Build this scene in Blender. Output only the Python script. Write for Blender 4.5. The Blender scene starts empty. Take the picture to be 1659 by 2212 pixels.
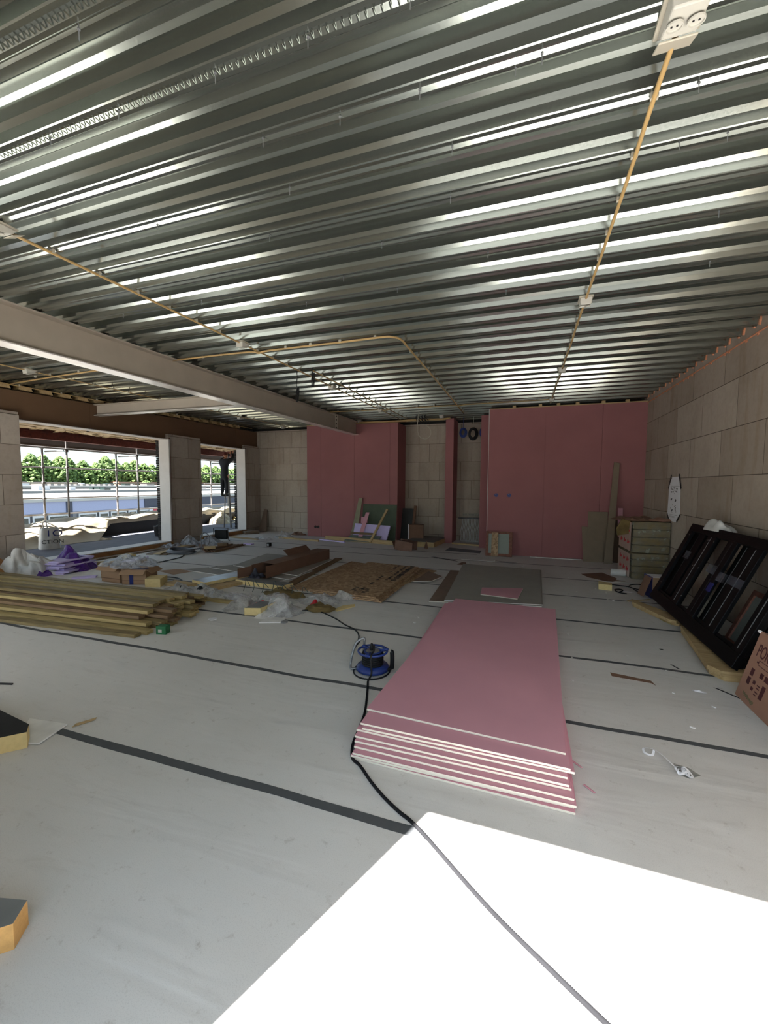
import bpy, math, random
from mathutils import Vector, Matrix, noise as mnoise
R = random.Random(7)
sc = bpy.context.scene
COL = sc.collection
PI = math.pi
# ------------------------------------------------------------------ camera
YAW, PITCH, ROLL, FPX = math.radians(18.836), math.radians(3.787), math.radians(.3426), 886.66
fw = Vector((-math.sin(YAW)*math.cos(PITCH), math.cos(YAW)*math.cos(PITCH), -math.sin(PITCH)))
r0 = Vector((math.cos(YAW), math.sin(YAW), 0)); u0 = r0.cross(fw)
rt = r0*math.cos(ROLL)+u0*math.sin(ROLL); up = rt.cross(fw)
cam = bpy.data.cameras.new('camera'); cam.sensor_fit = 'HORIZONTAL'; cam.sensor_width = 36
cam.lens = 36*FPX/1659; cam.clip_start = .05; cam.clip_end = 600
co = bpy.data.objects.new('camera', cam); COL.objects.link(co)
m = Matrix((rt, up, -fw)).transposed().to_4x4(); m.translation = Vector((0, 0, 1.6)); co.matrix_world = m
sc.camera = co
# ------------------------------------------------------------------ light
SUN_AZ = Vector((.402, .916, 0)).normalized(); EL = math.radians(51)
w = bpy.data.worlds.new('world'); sc.world = w; w.use_nodes = True
nt = w.node_tree; bg = nt.nodes['Background']
sky = nt.nodes.new('ShaderNodeTexSky'); sky.sky_type = 'NISHITA'; sky.sun_disc = False
sky.sun_elevation = EL; sky.sun_rotation = math.radians(203.7); sky.air_density = 1.0; sky.dust_density = 1.5; sky.ozone_density = 1.0
hz = nt.nodes.new('ShaderNodeMix'); hz.data_type = 'RGBA'; hz.inputs[0].default_value = .85; hz.inputs[7].default_value = (.56, .82, .93, 1)   # summer haze in the sky
nt.links.new(sky.outputs[0], hz.inputs[6]); nt.links.new(hz.outputs[2], bg.inputs[0]); bg.inputs[1].default_value = .21
sl = bpy.data.lights.new('sun', 'SUN'); sl.energy = 9.5; sl.angle = math.radians(.53); sl.color = (1, .975, .95)
so = bpy.data.objects.new('sun', sl); COL.objects.link(so)
d = Vector((SUN_AZ.x*math.cos(EL), SUN_AZ.y*math.cos(EL), -math.sin(EL)))
so.rotation_euler = d.to_track_quat('-Z', 'Y').to_euler(); so.location = (0, -20, 25)
sc.view_settings.view_transform = 'Standard'; sc.view_settings.look = 'None'
sc.view_settings.gamma = 1; sc.view_settings.use_curve_mapping = False
sc.view_settings.exposure = 2.85
# ------------------------------------------------------------------ helpers
def tag(o, label=None, cat=None, group=None, kind=None):
    if label: o['label'] = label
    if cat: o['category'] = cat
    if group: o['group'] = group
    if kind: o['kind'] = kind
    return o
def empty(name, loc=(0,0,0), rz=0):
    o = bpy.data.objects.new(name, None); COL.objects.link(o); o.location = loc; o.rotation_euler = (0,0,rz)
    o.empty_display_size = .1
    return o
def ident(): return Matrix.Identity(4)
def TR(x=0,y=0,z=0, rx=0,ry=0,rz=0):
    return Matrix.Translation((x,y,z)) @ Matrix.Rotation(rz,4,'Z') @ Matrix.Rotation(ry,4,'Y') @ Matrix.Rotation(rx,4,'X')
class MB:
    def __init__(s): s.v=[]; s.f=[]; s.mi=[]
    def add(s, vs, fs, M=None, mi=0):
        n=len(s.v)
        for p in vs: s.v.append(tuple(M@Vector(p)) if M is not None else tuple(p))
        for k,f in enumerate(fs):
            s.f.append([n+i for i in f]); s.mi.append(mi[min(k,len(mi)-1)] if isinstance(mi,(list,tuple)) else mi)
        return s
    def box(s,x0,x1,y0,y1,z0,z1,M=None,mi=0):   # faces: -z,+z,-y,+y,-x,+x
        v=[(x0,y0,z0),(x1,y0,z0),(x1,y1,z0),(x0,y1,z0),(x0,y0,z1),(x1,y0,z1),(x1,y1,z1),(x0,y1,z1)]
        f=[(0,3,2,1),(4,5,6,7),(0,1,5,4),(2,3,7,6),(3,0,4,7),(1,2,6,5)]
        return s.add(v,f,M,mi)
    def cbox(s,cx,cy,cz,sx,sy,sz,M=None,mi=0): return s.box(cx-sx/2,cx+sx/2,cy-sy/2,cy+sy/2,cz-sz/2,cz+sz/2,M,mi)
    def prism(s,poly,z0,z1,M=None,mi=0):
        n=len(poly); v=[(x,y,z0) for x,y in poly]+[(x,y,z1) for x,y in poly]
        f=[tuple(range(n))[::-1], tuple(range(n,2*n))]+[(i,(i+1)%n,n+(i+1)%n,n+i) for i in range(n)]
        return s.add(v,f,M,mi)
    def tube(s,pts,r,seg=8,closed=False,M=None,mi=0):
        P=[Vector(p) for p in pts]; n=len(P); rs=r if isinstance(r,(list,tuple)) else [r]*n
        vs=[]; prev=None
        for i in range(n):
            if closed: t=P[(i+1)%n]-P[i-1]
            else: t=P[min(i+1,n-1)]-P[max(i-1,0)]
            t.normalize()
            if prev is None:
                a=Vector((0,0,1)) if abs(t.z)<.9 else Vector((1,0,0))
                u=t.cross(a).normalized()
            else:
                u=prev-t*prev.dot(t)
                u=u.normalized() if u.length>1e-6 else t.orthogonal().normalized()
            prev=u; b=t.cross(u)
            for k in range(seg):
                a=2*PI*k/seg; vs.append(P[i]+(u*math.cos(a)+b*math.sin(a))*rs[i])
        fs=[]
        for i in range(n if closed else n-1):
            j=(i+1)%n
            for k in range(seg):
                k2=(k+1)%seg; fs.append((i*seg+k,i*seg+k2,j*seg+k2,j*seg+k))
        if not closed: fs.append(tuple(range(seg))[::-1]); fs.append(tuple((n-1)*seg+k for k in range(seg)))
        return s.add(vs,fs,M,mi)
    def lathe(s,prof,seg=24,M=None,mi=0,caps=True):
        vs=[];fs=[];n=len(prof)
        for r,z in prof:
            for k in range(seg): a=2*PI*k/seg; vs.append((r*math.cos(a),r*math.sin(a),z))
        for i in range(n-1):
            for k in range(seg): k2=(k+1)%seg; fs.append((i*seg+k,i*seg+k2,(i+1)*seg+k2,(i+1)*seg+k))
        if caps: fs.append(tuple(range(seg))[::-1]); fs.append(tuple((n-1)*seg+k for k in range(seg)))
        return s.add(vs,fs,M,mi)
    def grid(s,fn,nu,nv,M=None,mi=0,wrap=False):
        vs=[fn(i/(nu-(0 if wrap else 1)),j/(nv-1)) for j in range(nv) for i in range(nu)]
        fs=[]
        for j in range(nv-1):
            for i in range(nu if wrap else nu-1):
                i2=(i+1)%nu; fs.append((j*nu+i,j*nu+i2,(j+1)*nu+i2,(j+1)*nu+i))
        return s.add(vs,fs,M,mi)
    def build(s,name,mats,parent=None,smooth=False,bevel=0,solid=0,origin=None):
        me=bpy.data.meshes.new(name)
        vs=s.v
        if origin is not None: vs=[(x-origin[0],y-origin[1],z-origin[2]) for x,y,z in vs]
        me.from_pydata(vs,[],s.f); 
        if not isinstance(mats,(list,tuple)): mats=[mats]
        for q in mats: me.materials.append(q)
        me.polygons.foreach_set('material_index',s.mi)
        if smooth: me.polygons.foreach_set('use_smooth',[True]*len(me.polygons))
        me.update(); me.validate()
        o=bpy.data.objects.new(name,me); COL.objects.link(o)
        if origin is not None: o.location=origin
        if parent is not None: o.parent=parent
        if solid: q=o.modifiers.new('thickness','SOLIDIFY'); q.thickness=solid; q.offset=0
        if bevel: q=o.modifiers.new('bevel','BEVEL'); q.width=bevel; q.segments=2; q.limit_method='ANGLE'
        return o
def copy_tree(o,parent=None):
    c=o.copy(); COL.objects.link(c); c.parent=parent
    for ch in list(o.children): copy_tree(ch,c)
    return c
def bez(pts,n=8):
    P=[Vector(p) for p in pts]; out=[]
    for i in range(len(P)-1):
        a=P[max(i-1,0)];b=P[i];c=P[i+1];e=P[min(i+2,len(P)-1)]
        for k in range(n):
            t=k/n; out.append(.5*((2*b)+(-a+c)*t+(2*a-5*b+4*c-e)*t*t+(-a+3*b-3*c+e)*t**3))
    out.append(P[-1]); return out
ORD=['first','second','third','fourth','fifth','sixth','seventh','eighth','ninth','tenth','eleventh','twelfth','thirteenth','fourteenth','fifteenth','sixteenth','seventeenth','eighteenth','nineteenth','twentieth','twenty-first','twenty-second','twenty-third','twenty-fourth','twenty-fifth','twenty-sixth']
# ------------------------------------------------------------------ materials
def S(c): # sRGB 0-255 -> linear
    return tuple((x/255/12.92 if x/255<=.04045 else ((x/255+.055)/1.055)**2.4) for x in c)
class NT:
    def __init__(s,name):
        s.m=bpy.data.materials.new(name); s.m.use_nodes=True; s.t=s.m.node_tree; s.b=s.t.nodes['Principled BSDF']; s.o=s.t.nodes['Material Output']
    def n(s,typ,**kw):
        q=s.t.nodes.new(typ)
        for k,v in kw.items():
            if k.startswith('i_'): q.inputs[k[2:].replace('_',' ')].default_value=v
            else: setattr(q,k,v)
        return q
    def l(s,a,b): s.t.links.new(a,b)
    def coord(s,scale=(1,1,1),rot=(0,0,0),rand=False):
        tc=s.n('ShaderNodeTexCoord'); mp=s.n('ShaderNodeMapping'); mp.inputs['Scale'].default_value=scale; mp.inputs['Rotation'].default_value=rot
        if rand:
            oi=s.n('ShaderNodeObjectInfo'); ad=s.n('ShaderNodeVectorMath',operation='ADD'); ml=s.n('ShaderNodeVectorMath',operation='SCALE'); ml.inputs[3].default_value=37.
            s.l(oi.outputs['Random'],ml.inputs[0]); s.l(tc.outputs['Object'],ad.inputs[0]); s.l(ml.outputs[0],ad.inputs[1]); s.l(ad.outputs[0],mp.inputs[0])
        else: s.l(tc.outputs['Object'],mp.inputs[0])
        return mp.outputs[0]
    def ramp(s,src,stops):
        r=s.n('ShaderNodeValToRGB'); e=r.color_ramp.elements
        while len(e)<len(stops): e.new(.5)
        for k,(p,c) in enumerate(stops):
            e[k].position=p; e[k].color=(*c,1) if len(c)==3 else c
        s.l(src,r.inputs[0]); return r.outputs[0]
    def noise(s,vec,scale,detail=4,rough=.55,dist=0):
        q=s.n('ShaderNodeTexNoise'); q.inputs['Scale'].default_value=scale; q.inputs['Detail'].default_value=detail; q.inputs['Roughness'].default_value=rough; q.inputs['Distortion'].default_value=dist
        s.l(vec,q.inputs['Vector']); return q
    def mix(s,a,b,fac,blend='MIX'):
        q=s.n('ShaderNodeMix',data_type='RGBA',blend_type=blend)
        for sock,val in ((q.inputs[0],fac),(q.inputs[6],a),(q.inputs[7],b)):
            if isinstance(val,(int,float)): sock.default_value=val
            elif isinstance(val,tuple): sock.default_value=(*val[:3],1)
            else: s.l(val,sock)
        return q.outputs[2]
    def bump(s,h,strength=.3,dist=.01):
        q=s.n('ShaderNodeBump'); q.inputs['Strength'].default_value=strength; q.inputs['Distance'].default_value=dist
        s.l(h,q.inputs['Height']); s.l(q.outputs[0],s.b.inputs['Normal'])
def mat(name,c,rough=.8,metal=0,var=.12,scale=6,stretch=(1,1,1),bump=0,bscale=60,spec=.5,rand=False):
    k=NT(name); vec=k.coord(stretch,rand=rand); nz=k.noise(vec,scale)
    c=S(c); lo=tuple(x*(1-var) for x in c); hi=tuple(min(1,x*(1+var)) for x in c)
    k.l(k.ramp(nz.outputs[0],[(.3,lo),(.7,hi)]),k.b.inputs['Base Color'])
    k.b.inputs['Roughness'].default_value=rough; k.b.inputs['Metallic'].default_value=metal; k.b.inputs['Specular IOR Level'].default_value=spec
    if bump: nb=k.noise(vec,bscale,3); k.bump(nb.outputs[0],bump,.005)
    return k.m
def wood(name,dark,light,rough=.75,along=(1,14,14),rand=True):
    k=NT(name); vec=k.coord(along,rand=rand); nz=k.noise(vec,2.2,6,.6,.6); nz2=k.noise(k.coord((1,1,1),rand=rand),3.,3)
    a=k.ramp(nz.outputs[0],[(.3,S(dark)),(.55,S(light)),(.75,tuple(x*.8 for x in S(light)))])
    k.l(k.mix(a,(.6,.55,.45),k.ramp(nz2.outputs[0],[(.45,(0,0,0)),(.8,(.35,.35,.35))]),'MULTIPLY'),k.b.inputs['Base Color'])
    k.b.inputs['Roughness'].default_value=rough; k.bump(nz.outputs[0],.25,.003); return k.m
def block(name,axes,bw,bh,offs,c1,c2,mortar,off=.5):
    k=NT(name); tc=k.n('ShaderNodeTexCoord'); sp=k.n('ShaderNodeSeparateXYZ'); cb=k.n('ShaderNodeCombineXYZ')
    k.l(tc.outputs['Object'],sp.inputs[0]); k.l(sp.outputs[axes[0]],cb.inputs[0]); k.l(sp.outputs[axes[1]],cb.inputs[1])
    mp=k.n('ShaderNodeMapping'); mp.inputs['Location'].default_value=(offs[0],offs[1],0); k.l(cb.outputs[0],mp.inputs[0])
    br=k.n('ShaderNodeTexBrick'); br.offset=off; br.inputs['Scale'].default_value=1; br.inputs['Mortar Size'].default_value=.0045; br.inputs['Mortar Smooth'].default_value=.3
    br.inputs['Brick Width'].default_value=bw; br.inputs['Row Height'].default_value=bh; br.inputs['Bias'].default_value=-.25
    br.inputs['Color1'].default_value=(*S(c1),1); br.inputs['Color2'].default_value=(*S(c2),1); br.inputs['Mortar'].default_value=(*S(mortar),1)
    k.l(mp.outputs[0],br.inputs[0])
    v=k.coord(); n1=k.noise(v,1.3,5,.6); n2=k.noise(v,14,5,.65); n3=k.noise(k.coord((3,3,.4)),2.5,4)
    a=k.mix(br.outputs[0],(.62,.56,.5),k.ramp(n1.outputs[0],[(.48,(0,0,0)),(.8,(.5,.5,.5))]),'MULTIPLY')
    a=k.mix(a,(.75,.75,.74),k.ramp(n2.outputs[0],[(.45,(0,0,0)),(.7,(.4,.4,.4))]),'MULTIPLY')
    a=k.mix(a,(.8,.72,.62),k.ramp(n3.outputs[0],[(.55,(0,0,0)),(.7,(.5,.5,.5))]),'MULTIPLY')
    k.l(a,k.b.inputs['Base Color']); k.b.inputs['Roughness'].default_value=.92
    iv=k.n('ShaderNodeMath',operation='SUBTRACT'); iv.inputs[0].default_value=1; k.l(br.outputs['Fac'],iv.inputs[1])
    k.bump(iv.outputs[0],.5,.006); return k.m
def film(name,c,alpha=.5,rough=.25):
    k=NT(name); k.b.inputs['Base Color'].default_value=(*S(c),1); k.b.inputs['Roughness'].default_value=rough
    tr=k.n('ShaderNodeBsdfTransparent'); mx=k.n('ShaderNodeMixShader'); nz=k.noise(k.coord(),7,4)
    k.l(k.ramp(nz.outputs[0],[(.35,(alpha-.18,)*3),(.65,(min(1,alpha+.18),)*3)]),mx.inputs[0]); k.l(tr.outputs[0],mx.inputs[1]); k.l(k.b.outputs[0],mx.inputs[2]); k.l(mx.outputs[0],k.o.inputs[0])
    nb=k.noise(k.coord(),14,4,.6,2.5); k.bump(nb.outputs[0],.9,.05)
    return k.m
# floor membrane
k=NT('floor_membrane'); v=k.coord(); n1=k.noise(v,.7,4); n2=k.noise(v,13,7,.75); n3=k.noise(k.coord((1,4,1)),3,6,.75,.5); n4=k.noise(v,260,2)
a=k.ramp(n1.outputs[0],[(.3,S((206,203,198))),(.7,S((218,216,213)))])
a=k.mix(a,(.42,.36,.31),k.ramp(n2.outputs[0],[(.59,(0,0,0)),(.82,(.85,.85,.85))]),'MULTIPLY')
a=k.mix(a,(.78,.76,.74),k.ramp(n3.outputs[0],[(.55,(0,0,0)),(.8,(.6,.6,.6))]),'MULTIPLY')
a=k.mix(a,(.7,.7,.7),k.ramp(n4.outputs[0],[(.5,(0,0,0)),(.75,(.5,.5,.5))]),'MULTIPLY')
k.l(a,k.b.inputs['Base Color']); k.b.inputs['Roughness'].default_value=.75; k.b.inputs['Specular IOR Level'].default_value=.3
wv=k.noise(k.coord((.7,3.2,1),(0,0,.35)),1.1,3,.5,.8); k.bump(wv.outputs[0],.22,.05); FLOOR=k.m
# galvanised deck
k=NT('galvanised_steel'); v=k.coord((.25,6,6)); n1=k.noise(v,3,5); n2=k.noise(k.coord(),140,3)
k.l(k.ramp(n1.outputs[0],[(.3,S((132,137,131))),(.7,S((154,159,151)))]),k.b.inputs['Base Color']); k.b.inputs['Metallic'].default_value=.9
k.l(k.ramp(n2.outputs[0],[(.3,(.15,.15,.15)),(.7,(.21,.21,.21))]),k.b.inputs['Roughness']); DECK=k.m
WALL_R=block('aerated_block_right',('Y','Z'),1.02,.575,(-.25,-.01),(160,146,132),(184,172,159),(66,54,44),.37)
WALL_B=block('aerated_block_back',('X','Z'),.62,.535,(-.1,-.135),(172,160,146),(186,174,160),(84,72,62),.5)
WALL_L=block('aerated_block_left',('Y','Z'),.84,.535,(.05,-.135),(164,152,140),(184,174,162),(84,72,62),.42)
def pink(name,c,seams=None):
    k=NT(name); v=k.coord(rand=False); n1=k.noise(v,1.2,3); n2=k.noise(v,35,6,.75); n3=k.noise(v,5,4)
    c=S(c); a=k.ramp(n1.outputs[0],[(.3,tuple(x*.93 for x in c)),(.7,tuple(x*1.05 for x in c))])
    sp=k.n('ShaderNodeMath',operation='MULTIPLY'); r1=k.ramp(n2.outputs[0],[(.70,(0,0,0)),(.76,(1,1,1))]); r2=k.ramp(n3.outputs[0],[(.50,(0,0,0)),(.66,(.45,.45,.45))])
    k.l(r1,sp.inputs[0]); k.l(r2,sp.inputs[1])
    k.l(k.mix(a,S((226,205,205)),sp.outputs[0]),k.b.inputs['Base Color']); k.b.inputs['Roughness'].default_value=.85; k.b.inputs['Specular IOR Level'].default_value=.25
    return k.m
PINK=pink('pink_plasterboard',(204,150,162)); PINKW=pink('pink_wallboard',(154,104,104))
CORE=mat('gypsum_core',(212,206,192),.9,var=.05)
GREYB=mat('grey_plasterboard',(150,146,138),.85,var=.06,scale=3); GREYED=mat('white_board_edge',(226,224,220),.9)
LUM=wood('treated_timber',(88,74,44),(132,114,74)); LUM2=wood('pale_timber',(130,112,66),(166,146,98)); LUM3=wood('brown_timber',(84,64,44),(120,96,68))
PINE=wood('pine_timber',(156,130,88),(188,162,118)); BRN=mat('brown_board',(122,102,88),.8,var=.1)
CARD=mat('cardboard',(164,132,102),.85,var=.08,scale=4); CARD2=mat('dark_cardboard',(118,88,70),.85,var=.1,scale=4); CARDK=mat('pinkish_cardboard',(158,118,98),.85,var=.07)
PIR=mat('yellow_insulation_foam',(218,196,140),.9,var=.07,scale=30,bump=.3); PIRG=mat('grey_foil_face',(120,122,122),.45,var=.1); SILV=mat('silver_foil_face',(150,152,162),.35,.3,var=.15)
BLK=mat('black_plastic',(22,22,24),.5,var=.1,spec=.3); BLKF=mat('black_lacquer',(9,9,11),.45,var=.1,spec=.15); BITU=mat('black_bitumen_face',(24,23,22),.85,var=.15,scale=30)
BLUE=mat('blue_plastic',(34,56,124),.35,var=.06); NAVY=mat('navy_plastic',(30,40,110),.45)
GAL=mat('grey_tube_steel',(140,142,144),.4,.6); WHT=mat('white_plastic',(184,182,172),.5,var=.04); CRM=mat('cream_plastic',(172,166,150),.5,var=.04)
YEL=mat('yellow_conduit_plastic',(176,146,96),.5,var=.06); STEEL=mat('painted_steel_beam',(176,166,152),.55,.0,var=.07,scale=3); FLANGE_LIT=mat('beam_flange_paint',(220,216,210),.25,.2,var=.2,scale=2)  # lower flanges paler: light from the floor put into their colour
HEAD=mat('brown_header_panel',(104,78,56),.8,var=.08,scale=2); LILAC=mat('lilac_foam',(204,190,232),.9,var=.05); GREEN=mat('green_board',(82,92,76),.85,var=.08)
TAPE=mat('grey_seam_tape',(78,80,82),.85,var=.08,scale=12); FOAMY=mat('orange_foam_sealant',(196,132,98),.9,var=.2,scale=20)
ROCK=mat('stone_wool',(108,90,54),.95,var=.28,scale=9,stretch=(1,1,6),bump=.8,bscale=40)
FILMW=film('clear_plastic_film',(226,226,228),.36,.12); FILMG=film('milky_plastic_film',(220,218,214),.6,.25); FILMP=film('purple_plastic_film',(98,44,158),.86,.3); FILMT=film('smoky_tape',(96,100,116),.4,.12); FILMB=film('bluish_plastic_film',(200,208,220),.48,.15)
TARP=mat('white_woven_tarp',(206,204,200),.6,var=.08,scale=10,bump=.3,bscale=30); TARPB=mat('beige_tarpaulin',(150,138,116),.7,var=.16,scale=3,bump=.4,bscale=9)
REDB=mat('red_brick_face',(92,44,36),.9,var=.35,scale=16,bump=.4); TERR=mat('grey_roofing_felt',(84,86,96),.9,var=.14,scale=4,bump=.2); SLAT=wood('soffit_slats',(150,120,86),(206,184,146),rand=False,along=(6,1,6))
WHITEB=mat('white_reveal_board',(196,192,188),.7,var=.04); SCAF=mat('scaffold_steel',(96,92,90),.45,.5,var=.15); GREENBOX=mat('green_carton',(20,96,54),.6)
RED=mat('red_print',(186,32,44),.5); PAPER=mat('white_paper',(232,232,236),.8,var=.03); INK=mat('dark_ink',(34,30,30),.8); MARO=mat('maroon_ink',(72,28,32),.8); CARDT=mat('beige_hardboard',(128,112,94),.85,var=.07)
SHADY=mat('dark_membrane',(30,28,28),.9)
def osb(name,c1,c2,c3):
    k=NT(name); v=k.coord((1,1,1),rand=True); vo=k.n('ShaderNodeTexVoronoi'); vo.inputs['Scale'].default_value=28; nd=k.noise(v,9,3); mx=k.n('ShaderNodeVectorMath',operation='ADD')
    k.l(v,mx.inputs[0]); sc_=k.n('ShaderNodeVectorMath',operation='SCALE'); sc_.inputs[3].default_value=.12; k.l(nd.outputs[1],sc_.inputs[0]); k.l(sc_.outputs[0],mx.inputs[1]); k.l(mx.outputs[0],vo.inputs[0])
    sep=k.n('ShaderNodeSeparateColor'); k.l(vo.outputs['Color'],sep.inputs[0])
    k.l(k.ramp(sep.outputs[0],[(.1,S(c1)),(.5,S(c2)),(.95,S(c3))]),k.b.inputs['Base Color']); k.b.inputs['Roughness'].default_value=.7; k.bump(sep.outputs[1],.15,.002); return k.m
OSB=osb('oriented_strand_board',(134,104,76),(160,130,98),(182,154,120))
def text(s,size,material,parent,M,name='lettering',depth=.001,align='LEFT',xs=1):
    cu=bpy.data.curves.new('t','FONT'); cu.body=s; cu.size=size; cu.extrude=depth; cu.align_x=align
    o=bpy.data.objects.new('t',cu); COL.objects.link(o); dg=bpy.context.evaluated_depsgraph_get()
    me=bpy.data.meshes.new_from_object(o.evaluated_get(dg)); bpy.data.objects.remove(o); bpy.data.curves.remove(cu)
    me.transform(M@Matrix.Diagonal((xs,1,1,1))); me.materials.clear(); me.materials.append(material)
    q=bpy.data.objects.new(name,me); COL.objects.link(q); q.parent=parent; return q
def frame(o,x,y,z):  # matrix from origin and axes
    x,y,z=Vector(x),Vector(y),Vector(z); m=Matrix((x,y,z)).transposed().to_4x4(); m.translation=Vector(o); return m
def crease(p,seed,n=5,f=1.):
    rr=random.Random(seed); h=0
    for i in range(n):
        a=rr.uniform(0,PI*2); fr=f*rr.uniform(.7,2.2); ph=rr.random()
        u=(p[0]*math.cos(a)+p[1]*math.sin(a))*fr+ph+.25*mnoise.noise(Vector((p[0]*f*.8,p[1]*f*.8,seed+i)))
        h+=(abs((u%1)-.5)*2)/fr
    return h
def heap(mb,cx,cy,rx,ry,h,seed,rz=0,z0=0,res=34,f=6.,amp=.5,peak=1.2,M=None):
    """crumpled sheet heap: closed-looking dome with sharp folds and a ragged rim resting on z0"""
    rr=random.Random(seed); ca,sa=math.cos(rz),math.sin(rz)
    def fn(u,v):
        a=u*2*PI; r=v
        rim=1+.22*mnoise.noise(Vector((math.cos(a)*1.7,math.sin(a)*1.7,seed*3.1)))+.08*mnoise.noise(Vector((math.cos(a)*6,math.sin(a)*6,seed)))
        x=math.cos(a)*r*rx*rim; y=math.sin(a)*r*ry*rim
        c=crease((x,y),seed,5,f); base=max(0,1-r**peak)
        z=h*base*(.62+.5*mnoise.noise(Vector((x*2.2/max(rx,.2),y*2.2/max(ry,.2),seed))))+amp*.10*(c-.35)*min(1,(1-r)*4+.1)
        x+=.05*amp*mnoise.noise(Vector((x*9,y*9,seed+5)));y+=.05*amp*mnoise.noise(Vector((x*9,y*9,seed+9)))
        return (cx+x*ca-y*sa, cy+x*sa+y*ca, z0+.004+max(0,z))
    mb.grid(fn,res*2,res//2+6,M,wrap=True); return mb
exec_parts=[]
# ================================================================== SETTING
def struct(name,mb,mats,**kw):
    o=mb.build(name,mats,**kw); o['kind']='structure'; return o
def zc(y): return 3.26+.016*y
floor=struct('floor',MB().box(-8.6,2.35,-.35,12.0,-.2,0),FLOOR)
def tape(y,x0,x1,wd,seed):
    mb=MB(); n=int((x1-x0)/.12)+2
    def c(x): return y+.022*mnoise.noise(Vector((x*.9,seed,0)))+.01*mnoise.noise(Vector((x*3.1,seed,2)))
    vs=[];fs=[]
    for i in range(n):
        x=x0+(x1-x0)*i/(n-1); yy=c(x); ww=wd*(1+.18*mnoise.noise(Vector((x*2,seed,5))))/2
        vs+=[(x,yy-ww,.0016),(x,yy+ww,.0016)]
        if i: j=2*i; fs.append((j-2,j,j+1,j-1))
    mb.add(vs,fs); o=mb.build('seam_tape',TAPE,floor,solid=.0015); return o
for i,(y,x0,x1) in enumerate([(.55,-1.5,2.3),(1.745,-2.95,2.3),(2.94,-8.4,2.3),(4.11,-8.5,2.3),(5.25,-8.5,2.3),(6.43,-8.5,2.3),(7.62,-8.5,2.3),(8.8,-8.0,2.3),(9.6,-8.0,-1)]): tape(y,x0,x1,.052 if i<2 else (.04 if i<5 else .03),i*3.7)
# deck
PIT=.3475
prof=[(0,.004),(.006,.0),(.024,0),(.032,.012),(.044,.011),(.061,0),(.078,0),(.084,.004),(.094,.040),(.110,.058),(.124,.130),(.134,.140),(.185,.140),(.195,.133),(.235,.133),(.245,.140),(.290,.140),(.311,.130),(.315,.064),(.334,.042)]
mb=MB(); pts=[]
for kk in range(-7,32):
    for s_,h in prof: y=2.125+kk*PIT+s_; pts.append((y,zc(y)+h))
vs=[];fs=[]
for y,z in pts: vs+=[(-8.97,y,z),(2.4,y,z)]
for i in range(len(pts)-1): fs.append((2*i,2*i+1,2*i+3,2*i+2))
mb.add(vs,fs)
for yc,a,b in ((1.500,-2.6,.3),(1.150,-2.4,-.6),(.80,-2.4,-.6)):
    x=a
    while x<b: mb.cbox(x,yc-.022,zc(yc)-.0012,.006,.02,.004); x+=.031
ceiling=struct('ceiling',mb,DECK)
struct('trim_1',MB().box(-8.97,2.65,-.4,12.3,3.62,3.66),SHADY)      # roof board above the deck
struct('wall_right',MB().box(2.35,2.65,-.35,12.1,0,3.60),WALL_R)
# foam line and foamed deck ends on the right wall
mb=MB()
pts=[(2.343,y,3.205+.011*y+.004*mnoise.noise(Vector((y*3,0,0)))) for y in [i*.2 for i in range(2,50)]]
mb.tube(pts,[.009+.005*abs(mnoise.noise(Vector((p[1]*7,1,0)))) for p in pts],6)
for p in pts:
    if R.random()<.6: mb.cbox(2.345,p[1]+R.uniform(-.08,.08),p[2]-.018,.012,.03,.02)
for kk in range(-5,23):
    for s0,s1 in ((-.03,.0),(.085,.115)):
        y=2.125+kk*PIT; mb.prism([(y+s0,zc(y)+.10),(y+s0-.01,zc(y)+.05),(y+s0+.006,zc(y)-.012),(y+s1,zc(y)-.005),(y+s1+.008,zc(y)+.06),(y+s1,zc(y)+.10)],2.335,2.352,frame((0,0,0),(0,1,0),(0,0,1),(1,0,0)))
struct('trim_2',mb,FOAMY)
# back walls
struct('wall_back',MB().box(-8.9,2.4,12.0,12.25,0,3.39),WALL_B)
struct('trim_3',MB().box(-8.9,2.4,12.04,12.3,3.39,3.62),SHADY)
mb=MB()
for a,b in ((-6.32,-5.848),(-5.840,-4.758),(-4.750,-3.658),(-3.650,-3.42)): mb.box(a,b,11.2,11.2125,.012,3.36)
mb.box(-6.32,-3.42,11.2125,12.0,0,3.36)
struct('wall_back_left',mb,PINKW)
mb=MB()
for a,b in ((-.80,.400),(.408,1.525),(1.533,2.35)): mb.box(a,b,9.8,9.8125,.012,3.33)
mb.box(-.80,2.35,9.8125,9.95,0,3.33); mb.box(-1.07,-.80,10.7,11.35,0,3.36); mb.box(-.8,-.7,9.95,12.0,0,3.36)
struct('wall_back_right',mb,PINKW)
struct('trim_4',MB().box(-.812,-.80,9.792,9.82,.0,3.34),WHITEB)
mb=MB().box(-2.08,-1.86,11.3,12.0,0,3.42); struct('wall_niche',mb,PINKW)
# battens over the pink walls
mb=MB().box(-.80,2.35,9.81,9.87,3.332,3.352)
for x in (-.3,.25,.62,1.0,1.5,1.95): mb.box(x,x+.07,9.82,9.9,3.352,3.40)
mb.box(-6.3,-2.1,11.16,11.22,3.365,3.39)
struct('trim_5',mb,PINE)
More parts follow.
